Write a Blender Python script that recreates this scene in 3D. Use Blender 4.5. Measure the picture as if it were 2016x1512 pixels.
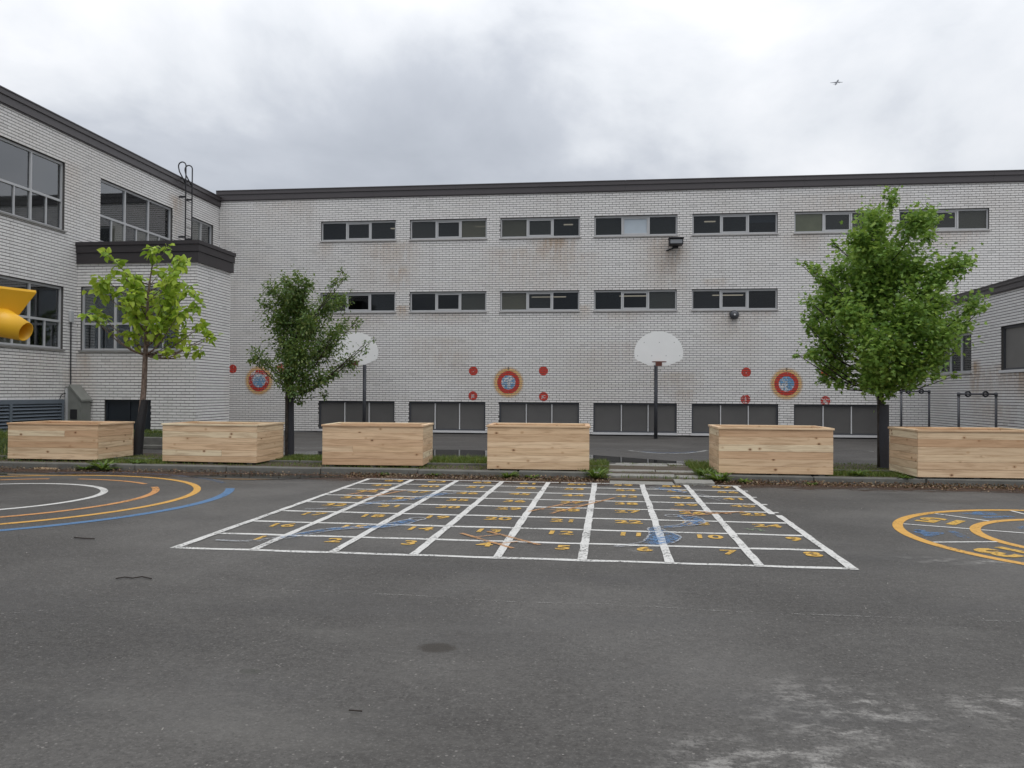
import bpy, math, random
import numpy as np
from mathutils import Vector, Matrix

random.seed(7); rng = np.random.default_rng(7)
scene = bpy.context.scene
for _o in list(bpy.data.objects): bpy.data.objects.remove(_o)
COL = scene.collection
R = math.radians

# ------------------------------------------------------------------ camera
F_PX, YAW, PITCH, ROLL, EYE = 1575.3, R(6.956), R(0.627), R(0.346), 1.5
_f = Vector((-math.sin(YAW)*math.cos(PITCH), math.cos(YAW)*math.cos(PITCH), math.sin(PITCH)))
_r0 = Vector((math.cos(YAW), math.sin(YAW), 0)); _u0 = _r0.cross(_f)
CR = math.cos(ROLL)*_r0 + math.sin(ROLL)*_u0
CU = -math.sin(ROLL)*_r0 + math.cos(ROLL)*_u0
CF = _f
cam = bpy.data.cameras.new('camera'); cam.sensor_width = 36; cam.lens = F_PX/2016*36
cam.clip_end = 6000; cam.clip_start = .05
camo = bpy.data.objects.new('camera', cam); COL.objects.link(camo)
camo.matrix_world = Matrix(((CR.x, CU.x, -CF.x, 0), (CR.y, CU.y, -CF.y, 0), (CR.z, CU.z, -CF.z, EYE), (0, 0, 0, 1)))
scene.camera = camo

# ------------------------------------------------------------------ world, sun, exposure
SUN_EL, SUN_AZ = R(66), R(150)          # azimuth of the sun, clockwise from +Y
SKY_OFS = (21.42, 27.63, 3.56)
w = bpy.data.worlds.new('World'); scene.world = w; w.use_nodes = True
wt = w.node_tree; wt.nodes.clear()
def wn(t, **k):
    n = wt.nodes.new(t)
    for a, b in k.items(): setattr(n, a, b)
    return n
tc = wn('ShaderNodeTexCoord'); sep = wn('ShaderNodeSeparateXYZ'); wt.links.new(tc.outputs['Generated'], sep.inputs[0])
def wmath(op, a, b=None):
    n = wn('ShaderNodeMath', operation=op)
    for i, v in enumerate((a, b)):
        if v is None: continue
        if isinstance(v, (int, float)): n.inputs[i].default_value = v
        else: wt.links.new(v, n.inputs[i])
    return n.outputs[0]
mp = wn('ShaderNodeMapping'); mp.inputs['Location'].default_value = SKY_OFS; mp.inputs['Scale'].default_value = (1, 1, 1.75)
wt.links.new(tc.outputs['Generated'], mp.inputs['Vector'])
n1 = wn('ShaderNodeTexNoise'); n1.inputs['Scale'].default_value = 2.3; n1.inputs['Detail'].default_value = 8
n1.inputs['Roughness'].default_value = .53; n1.inputs['Distortion'].default_value = .25
wt.links.new(mp.outputs[0], n1.inputs['Vector'])
rmp = wn('ShaderNodeValToRGB'); wt.links.new(n1.outputs['Fac'], rmp.inputs[0])
cr = rmp.color_ramp
cr.elements[0].position = .25; cr.elements[0].color = (.38, .41, .46, 1)
e = cr.elements.new(.36); e.color = (.46, .49, .545, 1)
cr.elements[-1].position = .66; cr.elements[-1].color = (.87, .88, .905, 1)
e = cr.elements.new(.44); e.color = (.53, .56, .615, 1)
e = cr.elements.new(.53); e.color = (.71, .735, .775, 1)
sky = wn('ShaderNodeTexSky', sky_type='NISHITA', sun_disc=False)
sky.sun_elevation = SUN_EL; sky.sun_rotation = SUN_AZ
# an overcast sky grows brighter towards the zenith, all the way round
up = wn('ShaderNodeVectorMath', operation='SCALE'); wt.links.new(wmath('ADD', wmath('MULTIPLY', wmath('MAXIMUM', sep.outputs[2], 0.0), 6.4), 7.6), up.inputs['Scale'])
wt.links.new(rmp.outputs['Color'], up.inputs[0])
mx = wn('ShaderNodeMixRGB'); mx.inputs[0].default_value = .95
wt.links.new(sky.outputs[0], mx.inputs[1]); wt.links.new(up.outputs[0], mx.inputs[2])
bg = wn('ShaderNodeBackground'); bg.inputs['Strength'].default_value = .1
wt.links.new(mx.outputs[0], bg.inputs['Color'])
wo = wn('ShaderNodeOutputWorld'); wt.links.new(bg.outputs[0], wo.inputs[0])

sl = bpy.data.lights.new('sun', 'SUN'); sl.energy = .95; sl.angle = R(45); sl.color = (1, .97, .93)
so = bpy.data.objects.new('sun', sl); COL.objects.link(so)
sd = Vector((math.sin(SUN_AZ)*math.cos(SUN_EL), math.cos(SUN_AZ)*math.cos(SUN_EL), math.sin(SUN_EL)))
so.rotation_euler = sd.to_track_quat('Z', 'Y').to_euler(); so.location = (0, 0, 30)
vs = scene.view_settings
vs.view_transform = 'Standard'; vs.look = 'None'; vs.exposure = 0.3; vs.gamma = 1.0; vs.use_curve_mapping = False

# ------------------------------------------------------------------ helpers
def PX(x, y, Y):                         # the point seen at photo pixel (x, y) on the vertical plane at distance Y
    d = CF + CR*((x-1008)/F_PX) - CU*((y-756)/F_PX)
    t = Y/d.y
    return Vector((d.x*t, Y, EYE+d.z*t))
def GP(x, y, z=0.0):                     # the point seen at photo pixel (x, y) on the ground
    d = CF + CR*((x-1008)/F_PX) - CU*((y-756)/F_PX)
    t = (z-EYE)/d.z
    return Vector((d.x*t, d.y*t, z))
def visible_px(p):
    q = Vector(p)-Vector((0, 0, EYE)); z = q.dot(CF)
    if z < .1: return None
    return 1008+F_PX*q.dot(CR)/z, 756-F_PX*q.dot(CU)/z, z

class MB:
    def __init__(s): s.v = []; s.f = []
    def add(s, v, f):
        n = len(s.v); s.v += [tuple(a) for a in v]; s.f += [tuple(i+n for i in q) for q in f]; return s
    def box(s, x0, x1, y0, y1, z0, z1, skip=''):
        v = [(x0,y0,z0),(x1,y0,z0),(x1,y1,z0),(x0,y1,z0),(x0,y0,z1),(x1,y0,z1),(x1,y1,z1),(x0,y1,z1)]
        F = {'b':(0,3,2,1),'t':(4,5,6,7),'f':(0,1,5,4),'r':(1,2,6,5),'k':(2,3,7,6),'l':(3,0,4,7)}
        return s.add(v, [q for k, q in F.items() if k not in skip])
    def bbox(s, x0, x1, y0, y1, z0, z1, c=.004):      # box with chamfered edges
        cxs = ((x0,x1),(y0,y1),(z0,z1)); vs_, idx = [], {}
        for i in (0,1):
            for j in (0,1):
                for k in (0,1):
                    P = [cxs[0][i], cxs[1][j], cxs[2][k]]; sg = (1-2*i, 1-2*j, 1-2*k)
                    for a in range(3):
                        Q = [P[b]+(0 if b == a else c*sg[b]) for b in range(3)]
                        idx[(i,j,k,a)] = len(vs_); vs_.append(tuple(Q))
        fs = []
        for a in range(3):
            b, c2 = (a+1)%3, (a+2)%3
            for sgn in (0,1):
                q = []
                for (m, n) in ((0,0),(1,0),(1,1),(0,1)):
                    key = [0,0,0]; key[a] = sgn; key[b] = m; key[c2] = n
                    q.append(idx[tuple(key)+(a,)])
                fs.append(tuple(q) if sgn else tuple(q[::-1]))
        for a in range(3):                              # edges along axis a
            b, c2 = (a+1)%3, (a+2)%3
            for m in (0,1):
                for n in (0,1):
                    k0 = [0,0,0]; k1 = [0,0,0]; k1[a] = 1
                    for k in (k0, k1): k[b] = m; k[c2] = n
                    q = [idx[tuple(k0)+(b,)], idx[tuple(k1)+(b,)], idx[tuple(k1)+(c2,)], idx[tuple(k0)+(c2,)]]
                    fs.append(tuple(q) if (m == n) else tuple(q[::-1]))
        for i in (0,1):
            for j in (0,1):
                for k in (0,1):
                    q = [idx[(i,j,k,a)] for a in range(3)]
                    fs.append(tuple(q) if (i+j+k)%2 else tuple(q[::-1]))
        return s.add(vs_, fs)
    def tube(s, pts, rad, n=8, cap=True):
        pts = [Vector(p) for p in pts]
        if not hasattr(rad, '__len__'): rad = [rad]*len(pts)
        ref = None; rings = []
        for i, p in enumerate(pts):
            d = (pts[min(i+1, len(pts)-1)]-pts[max(i-1, 0)]).normalized()
            if ref is None:
                ref = d.cross(Vector((0, 0, 1)) if abs(d.z) < .9 else Vector((1, 0, 0))).normalized()
            else:
                ref = (ref-d*ref.dot(d)).normalized()
            b = d.cross(ref)
            rings.append([p+(ref*math.cos(2*math.pi*k/n)+b*math.sin(2*math.pi*k/n))*rad[i] for k in range(n)])
        v = [q for r in rings for q in r]; f = []
        for i in range(len(pts)-1):
            for k in range(n):
                f.append((i*n+k, i*n+(k+1)%n, (i+1)*n+(k+1)%n, (i+1)*n+k))
        if cap: f += [tuple(range(n))[::-1], tuple(range((len(pts)-1)*n, len(pts)*n))]
        return s.add(v, f)
    def lathe(s, prof, c, n=20, axis='z'):
        v = []; f = []
        for (r, z) in prof:
            for k in range(n):
                a = 2*math.pi*k/n; x, y = r*math.cos(a), r*math.sin(a)
                v.append({'z': (c[0]+x, c[1]+y, c[2]+z), 'y': (c[0]+x, c[1]+z, c[2]+y), 'x': (c[0]+z, c[1]+x, c[2]+y)}[axis])
        for i in range(len(prof)-1):
            for k in range(n): f.append((i*n+k, i*n+(k+1)%n, (i+1)*n+(k+1)%n, (i+1)*n+k))
        f.append(tuple(range(n))[::-1]); f.append(tuple(range((len(prof)-1)*n, len(prof)*n)))
        return s.add(v, f)
    def poly_prism(s, poly, y0, y1):                   # polygon in xz pulled along y
        n = len(poly)
        v = [(x, y0, z) for x, z in poly]+[(x, y1, z) for x, z in poly]
        f = [tuple(range(n)), tuple(range(n, 2*n))[::-1]]+[(i, n+i, n+(i+1)%n, (i+1)%n) for i in range(n)]
        return s.add(v, f)
    def torus(s, c, Rm, r, n=18, m=8, axis='y'):
        v = []; f = []
        for i in range(n):
            a = 2*math.pi*i/n
            for j in range(m):
                b = 2*math.pi*j/m; q = Rm+r*math.cos(b); h = r*math.sin(b)
                x, y = q*math.cos(a), q*math.sin(a)
                v.append({'y': (c[0]+x, c[1]+h, c[2]+y), 'z': (c[0]+x, c[1]+y, c[2]+h), 'x': (c[0]+h, c[1]+x, c[2]+y)}[axis])
        for i in range(n):
            for j in range(m):
                f.append((i*m+j, ((i+1)%n)*m+j, ((i+1)%n)*m+(j+1)%m, i*m+(j+1)%m))
        return s.add(v, f)
    def mesh(s, name, m=None, smooth=False, ofs=(0,0,0)):
        me = bpy.data.meshes.new(name)
        me.from_pydata([(a-ofs[0], b-ofs[1], c-ofs[2]) for a, b, c in s.v], [], s.f)
        if m: me.materials.append(m)
        if smooth: me.polygons.foreach_set('use_smooth', [True]*len(me.polygons))
        me.update(); return me

def link(name, data, parent=None, loc=(0,0,0), rz=0):
    o = bpy.data.objects.new(name, data); COL.objects.link(o)
    o.location = loc; o.rotation_euler = (0, 0, rz)
    if parent is not None: o.parent = parent
    return o
def wpos(o):
    p = Vector(o.location)
    while o.parent is not None: o = o.parent; p += Vector(o.location)
    return p
def obj(name, mb, m, parent=None, smooth=False, kind=None):      # geometry given in world coordinates
    ofs = wpos(parent) if parent is not None else (0, 0, 0)
    o = link(name, mb.mesh(name, m, smooth, ofs), parent)
    if kind: o['kind'] = kind
    return o
def tag(o, label=None, cat=None, group=None, kind=None):
    if label: o['label'] = label
    if cat: o['category'] = cat
    if group: o['group'] = group
    if kind: o['kind'] = kind
    return o
def thing(name, label, cat, loc=(0,0,0), group=None, rz=0):
    return tag(link(name, None, None, loc, rz), label, cat, group)
def copy_tree(o, parent=None):
    c = o.copy(); COL.objects.link(c); c.parent = parent
    for ch in KIDS.get(o.name, [k for k in bpy.data.objects if k.parent == o]): copy_tree(ch, c)
    return c
KIDS = {}
def structure(name, mb, m, smooth=False): return obj(name, mb, m, None, smooth, 'structure')

def tri_mesh(name, V, T, m, attr=None):              # numpy arrays of vertices and triangles
    me = bpy.data.meshes.new(name)
    me.vertices.add(len(V)); me.vertices.foreach_set('co', V.astype(np.float32).ravel())
    me.loops.add(T.size); me.loops.foreach_set('vertex_index', T.astype(np.int32).ravel())
    me.polygons.add(len(T)); me.polygons.foreach_set('loop_start', np.arange(0, T.size, 3, dtype=np.int32))
    me.materials.append(m); me.update(calc_edges=True); return me

# ------------------------------------------------------------------ materials
class NT:
    def __init__(s, name):
        s.m = bpy.data.materials.new(name); s.m.use_nodes = True; s.t = s.m.node_tree; s.t.nodes.clear()
        s.out = s.t.nodes.new('ShaderNodeOutputMaterial')
    def _set(s, sock, v):
        if isinstance(v, bpy.types.NodeSocket): s.t.links.new(v, sock)
        elif v is not None:
            if hasattr(sock.default_value, '__len__') and not hasattr(v, '__len__'): v = (v, v, v, 1)[:len(sock.default_value)]
            elif hasattr(sock.default_value, '__len__') and len(v) == 3 and len(sock.default_value) == 4: v = (*v, 1)
            sock.default_value = v
    def n(s, t, ins=None, **k):
        q = s.t.nodes.new(t)
        for a, b in k.items(): setattr(q, a, b)
        for a, b in (ins or {}).items(): s._set(q.inputs[a], b)
        return q
    def math(s, op, a, b=None, c=None, clamp=False):
        q = s.n('ShaderNodeMath', operation=op, use_clamp=clamp)
        for i, v in enumerate((a, b, c)):
            if v is not None: s._set(q.inputs[i], v)
        return q.outputs[0]
    def vmul(s, v, sc):
        return s.n('ShaderNodeVectorMath', {0: v, 1: sc}, operation='MULTIPLY').outputs[0]
    def vadd(s, v, b):
        return s.n('ShaderNodeVectorMath', {0: v, 1: b}, operation='ADD').outputs[0]
    def pos(s): return s.n('ShaderNodeNewGeometry').outputs['Position']
    def objc(s): return s.n('ShaderNodeTexCoord').outputs['Object']
    def noise(s, v, sc, det=4, rough=.5, dist=0):
        return s.n('ShaderNodeTexNoise', {'Vector': v, 'Scale': sc, 'Detail': det, 'Roughness': rough, 'Distortion': dist}).outputs['Fac']
    def step(s, v, a, b):                            # smooth 0..1 between a and b
        return s.n('ShaderNodeMapRange', {'Value': v, 'From Min': a, 'From Max': b}, interpolation_type='SMOOTHSTEP').outputs[0]
    def mix(s, f, a, b, mode='MIX'):
        return (lambda q: (s._set(q.inputs[0], f), s._set(q.inputs[1], a), s._set(q.inputs[2], b), q.outputs[0])[-1])(s.n('ShaderNodeMixRGB', blend_type=mode))
    def bsdf(s, col, rough=.6, metal=0, spec=.5, bump=None, bstr=.3, bdist=.01, **kw):
        q = s.n('ShaderNodeBsdfPrincipled')
        s._set(q.inputs['Base Color'], col); s._set(q.inputs['Roughness'], rough)
        s._set(q.inputs['Metallic'], metal); s._set(q.inputs['Specular IOR Level'], spec)
        for a, b in kw.items(): s._set(q.inputs[a.replace('_', ' ')], b)
        if bump is not None:
            bn = s.n('ShaderNodeBump', {'Strength': bstr, 'Distance': bdist, 'Height': bump})
            s.t.links.new(bn.outputs[0], q.inputs['Normal'])
        return q.outputs[0]
    def mixsh(s, f, a, b):
        q = s.n('ShaderNodeMixShader'); s._set(q.inputs[0], f); s.t.links.new(a, q.inputs[1]); s.t.links.new(b, q.inputs[2]); return q.outputs[0]
    def done(s, sh): s.t.links.new(sh, s.out.inputs[0]); return s.m
    def rand(s):
        a = s.n('ShaderNodeNewGeometry').outputs['Random Per Island']; b = s.n('ShaderNodeObjectInfo').outputs['Random']
        return s.math('FRACT', s.math('ADD', a, b))

def plain(name, col, rough=.6, metal=0, var=.12, sc=6, spec=.5, bump=0):
    t = NT(name); p = t.pos(); nz = t.noise(p, sc, 5, .6)
    c = t.mix(nz, tuple(x*(1-var) for x in col), tuple(min(1, x*(1+var)) for x in col))
    return t.done(t.bsdf(c, rough, metal, spec, nz if bump else None, bump))

def brick_mat():
    t = NT('white_brick'); p = t.pos(); r = t.rand()
    big = t.noise(p, .35, 4, .6); fine = t.noise(t.vmul(p, (1, 1, 2.2)), 9, 5, .65)
    c = t.mix(r, (.73, .715, .70), (.80, .785, .765))
    c = t.mix(t.step(r, .955, 1.0), c, (.64, .63, .615))
    c = t.mix(t.math('MULTIPLY', t.step(fine, .58, .8), .26), c, (.42, .41, .40))
    c = t.mix(t.math('MULTIPLY', t.step(big, .45, .7), .3), c, (.60, .555, .50))
    sp = t.noise(p, 42, 3, .6); c = t.mix(t.math('MULTIPLY', t.step(sp, .62, .75), .5), c, (.25, .24, .24))
    # water streaks that run down the wall
    st = t.noise(t.vmul(p, (2.6, 2.6, .18)), 1.3, 4, .6)
    c = t.mix(t.math('MULTIPLY', t.step(st, .55, .8), .24), c, (.45, .41, .38))
    at = t.n('ShaderNodeAttribute', attribute_name='stain', attribute_type='GEOMETRY').outputs['Fac']
    ao = t.n('ShaderNodeAttribute', attribute_name='stain', attribute_type='OBJECT').outputs['Fac']
    stain = t.math('MULTIPLY', t.math('ADD', at, ao), t.step(t.noise(t.vmul(p, (3, 3, .8)), 2.2, 4, .65), .22, .62), None, True)
    c = t.mix(t.math('MULTIPLY', stain, .95), c, (.42, .27, .14))
    return t.done(t.bsdf(c, .62, 0, .35, fine, .15, .004))

def wood_mat():
    t = NT('raw_pine'); oc = t.objc(); oi = t.n('ShaderNodeObjectInfo').outputs['Random']
    ofs = t.n('ShaderNodeCombineXYZ', {0: t.math('MULTIPLY', oi, 31.7), 1: t.math('MULTIPLY', oi, 3.3), 2: t.math('MULTIPLY', oi, 17.1)}).outputs[0]
    v = t.vadd(oc, ofs)
    g1 = t.noise(t.vmul(v, (1.1, 9, 14)), 1.6, 5, .55, .6); g2 = t.noise(t.vmul(v, (2.0, 40, 75)), 2, 3, .6)
    base = t.n('ShaderNodeValToRGB', {0: oi}); cr = base.color_ramp
    cr.elements[0].position = 0; cr.elements[0].color = (0.828, 0.624, 0.414, 1)
    cr.elements[1].position = 1; cr.elements[1].color = (0.608, 0.397, 0.237, 1)
    for q, cc in ((.2, (0.668, 0.470, 0.293)), (.36, (0.842, 0.727, 0.511)), (.52, (0.730, 0.512, 0.317)), (.66, (0.778, 0.561, 0.360)), (.82, (0.644, 0.427, 0.262))):
        e = cr.elements.new(q); e.color = (*cc, 1)
    c = t.mix(t.math('MULTIPLY', t.step(g1, .4, .68), .5), base.outputs[0], (.37, .215, .115))
    c = t.mix(t.math('MULTIPLY', t.step(g2, .5, .8), .28), c, (.33, .20, .11))
    kv = t.n('ShaderNodeTexVoronoi', {'Vector': t.vmul(v, (1, 0, 1.35)), 'Scale': 5.0, 'Randomness': 1.0})
    kd = t.math('ADD', kv.outputs['Distance'], t.math('MULTIPLY', t.math('SUBTRACT', t.noise(v, 40, 2), .5), .05))
    on = t.step(t.n('ShaderNodeSeparateColor', {0: kv.outputs['Color']}).outputs[0], .45, .53)
    c = t.mix(t.math('MULTIPLY', t.math('MULTIPLY', t.step(kd, .26, .10), on), .55), c, (.42, .22, .10))
    c = t.mix(t.math('MULTIPLY', t.math('MULTIPLY', t.step(kd, .125, .085), on), .75), c, (.095, .035, .018))
    return t.done(t.bsdf(c, .72, 0, .25, g2, .2, .003))

def asphalt_mat():
    t = NT('worn_asphalt'); p = t.pos(); sx = t.n('ShaderNodeSeparateXYZ', {0: p})
    big = t.noise(p, .32, 5, .55); mid = t.noise(p, 1.7, 5, .6); agg = t.noise(p, 95, 3, .7); gr = t.noise(p, 38, 4, .7)
    vo = t.n('ShaderNodeTexVoronoi', {'Vector': p, 'Scale': 62}); vc = t.n('ShaderNodeSeparateColor', {0: vo.outputs['Color']}).outputs[0]
    c = t.mix(t.step(big, .35, .68), (.056, .052, .048), (.132, .125, .116))
    c = t.mix(t.math('MULTIPLY', t.step(mid, .45, .75), .35), c, (.058, .053, .049))
    rear = t.step(t.math('ADD', sx.outputs[1], t.math('MULTIPLY', mid, 2.0)), 16.0, 19.5)
    c = t.mix(t.math('MULTIPLY', rear, .55), c, (.040, .037, .035))       # newer, darker surfacing behind the strip
    c = t.mix(t.math('MULTIPLY', t.step(gr, .4, .75), .45), c, (.125, .12, .113))
    c = t.mix(t.math('MULTIPLY', t.step(agg, .55, .78), .6), c, (.04, .038, .036))
    stone = t.math('MULTIPLY', t.step(vc, .982, .988), t.step(vo.outputs['Distance'], .5, .3))
    c = t.mix(t.math('MULTIPLY', stone, .6), c, (.36, .34, .31))
    g3 = t.noise(p, 17, 6, .72); g4 = t.noise(p, 55, 3, .75)
    c = t.mix(t.step(g3, .36, .68), t.mix(.22, c, (.030, .027, .024)), t.mix(.16, c, (.19, .18, .165)))
    c = t.mix(t.math('MULTIPLY', t.step(g4, .55, .68), .55), c, (.21, .20, .185))
    c = t.mix(t.math('MULTIPLY', t.step(g4, .46, .32), .62), c, (.026, .026, .024))
    # worn pale areas, where the binder has gone, each with its own outline
    def blob(cx, cy, rx, ry, tilt=0):
        dx = t.math('DIVIDE', t.math('SUBTRACT', sx.outputs[0], cx), rx); dy = t.math('DIVIDE', t.math('SUBTRACT', sx.outputs[1], cy), ry)
        d = t.math('SQRT', t.math('ADD', t.math('MULTIPLY', dx, dx), t.math('MULTIPLY', dy, dy)))
        return t.step(d, 1.0, .25)
    ragged = t.math('MULTIPLY', t.step(t.noise(t.vmul(p, (1.2, 1.9, 1)), 4.2, 7, .78), .46, .66), t.step(t.math('ADD', t.math('MULTIPLY', g4, .6), t.math('MULTIPLY', g3, .4)), .34, .5))
    worn = None
    for b in ((1.1, 3.95, .62, .6), (.75, 3.3, .8, .55), (2.15, 4.1, .75, .42), (3.2, 7.72, .95, .22), (1.8, 3.15, .9, .45), (.3, 7.75, .22, .12)):
        q = blob(*b); worn = q if worn is None else t.math('MAXIMUM', worn, q)
    c = t.mix(t.math('MULTIPLY', t.math('MULTIPLY', worn, ragged), .85), c, (.37, .355, .33))
    wet = t.step(t.math('ADD', t.noise(t.vmul(p, (.45, .9, 1)), .8, 6, .62), t.math('MULTIPLY', blob(-6.2, 13.3, 2.4, .75), .5)), .46, .72)
    dry = t.step(t.noise(t.vadd(t.vmul(p, (.35, .8, 1)), (9, 4, 0)), 1.1, 6, .6), .5, .72)
    c = t.mix(t.math('MULTIPLY', dry, .3), c, (.17, .162, .148))
    c = t.mix(t.math('MULTIPLY', wet, .5), c, (.055, .053, .052))
    oil = t.math('MULTIPLY', t.step(t.math('ADD', blob(-1.0, 4.63, .19, .15), t.math('ADD', t.math('MULTIPLY', t.math('SUBTRACT', g4, .5), 1.6), t.math('MULTIPLY', t.math('SUBTRACT', g3, .5), 1.2))), .42, .8), .85)
    c = t.mix(oil, c, (.04, .034, .027))
    oil2 = t.math('MULTIPLY', t.step(t.math('ADD', blob(-1.9, 4.1, .10, .06), t.math('MULTIPLY', t.math('SUBTRACT', gr, .5), .5)), .3, .7), .6)
    c = t.mix(oil2, c, (.06, .06, .05))
    rough = t.math('SUBTRACT', .72, t.math('MULTIPLY', wet, .25))
    bmp = t.math('ADD', t.math('ADD', agg, t.math('MULTIPLY', gr, .8)), g4)
    return t.done(t.bsdf(c, rough, 0, .3, bmp, .7, .008))

def paint_mat(name, col, wear=.5, alpha=1.0, rough=.6, sc=26, soft=.06):
    t = NT(name); p = t.pos()
    a = t.noise(p, sc, 6, .75); b = t.noise(p, 2.3, 4, .6)
    k = t.math('ADD', t.math('MULTIPLY', a, .7), t.math('MULTIPLY', b, .3))
    keep = t.math('MULTIPLY', t.step(k, wear-soft, wear+soft), alpha)
    nz = t.noise(p, 9, 4, .6)
    c = t.mix(nz, tuple(x*.82 for x in col), tuple(min(1, x*1.12) for x in col))
    tr = t.n('ShaderNodeBsdfTransparent').outputs[0]
    return t.done(t.mixsh(keep, tr, t.bsdf(c, rough, 0, .35)))

def halo_mat():                                      # sprayed paint thins out from the ring; object space is centred on the ring
    t = NT('orange_spray_paint'); oc = t.objc(); p = t.pos()
    d = t.n('ShaderNodeVectorMath', {0: t.vmul(oc, (1, 0, 1))}, operation='LENGTH').outputs['Value']
    f = t.math('MULTIPLY', t.step(d, .60, .44), t.math('ADD', .42, t.math('MULTIPLY', t.noise(p, 14, 4, .7), .55)))
    return t.done(t.mixsh(f, t.n('ShaderNodeBsdfTransparent').outputs[0], t.bsdf((.84, .50, .17), .6, 0, .3)))

def glass_mat(name, ior, gain, tint):
    t = NT(name)
    fr = t.n('ShaderNodeFresnel', {'IOR': ior}).outputs[0]
    tr = t.n('ShaderNodeBsdfTransparent', {'Color': tint}).outputs[0]
    wv = t.noise(t.pos(), .9, 2, .5)
    bn = t.n('ShaderNodeBump', {'Strength': .02, 'Distance': .05, 'Height': wv})
    gl = t.n('ShaderNodeBsdfGlossy', {'Roughness': .03, 'Color': (.95, .97, 1, 1), 'Normal': bn.outputs[0]}).outputs[0]
    oi = t.n('ShaderNodeObjectInfo').outputs['Random']                   # dust and film, different on every pane
    film = t.bsdf(t.mix(oi, (.10, .12, .14), (.13, .13, .10)), .6, 0, .1)
    tr = t.mixsh(t.math('MULTIPLY', t.math('MULTIPLY', oi, oi), .6), tr, film)
    return t.done(t.mixsh(t.math('MULTIPLY', fr, gain, None, True), tr, gl))

def leaf_mat(name, stops, trans=.35):
    t = NT(name); r = t.rand()
    ra = t.n('ShaderNodeValToRGB', {0: r}); cr = ra.color_ramp
    cr.elements[0].position = 0; cr.elements[0].color = (*stops[0], 1); cr.elements[1].position = 1; cr.elements[1].color = (*stops[-1], 1)
    for i, c in enumerate(stops[1:-1]):
        e = cr.elements.new((i+1)/(len(stops)-1)); e.color = (*c, 1)
    a = t.bsdf(ra.outputs[0], .45, 0, .4)
    b = t.n('ShaderNodeBsdfTranslucent', {'Color': t.mix(.5, ra.outputs[0], (.29, .40, .06))}).outputs[0]
    return t.done(t.mixsh(trans, a, b))

def screen_mat():
    t = NT('dark_window_screen'); p = t.pos(); nz = t.noise(p, 1.4, 4, .6); m_ = t.noise(p, 160, 2, .5)
    c = t.mix(nz, (.10, .097, .094), (.15, .144, .138)); c = t.mix(t.math('MULTIPLY', m_, .4), c, (.03, .03, .03))
    return t.done(t.bsdf(c, .55, 0, .4))

def emis(name, col, s):
    t = NT(name); return t.done(t.n('ShaderNodeEmission', {'Color': (*col, 1), 'Strength': s}).outputs[0])

def bark_mat(name, a, b):
    t = NT(name); p = t.pos(); nz = t.noise(t.vmul(p, (6, 6, 1.6)), 6, 6, .7)
    return t.done(t.bsdf(t.mix(t.step(nz, .35, .7), a, b), .85, 0, .2, nz, .6, .01))

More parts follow.
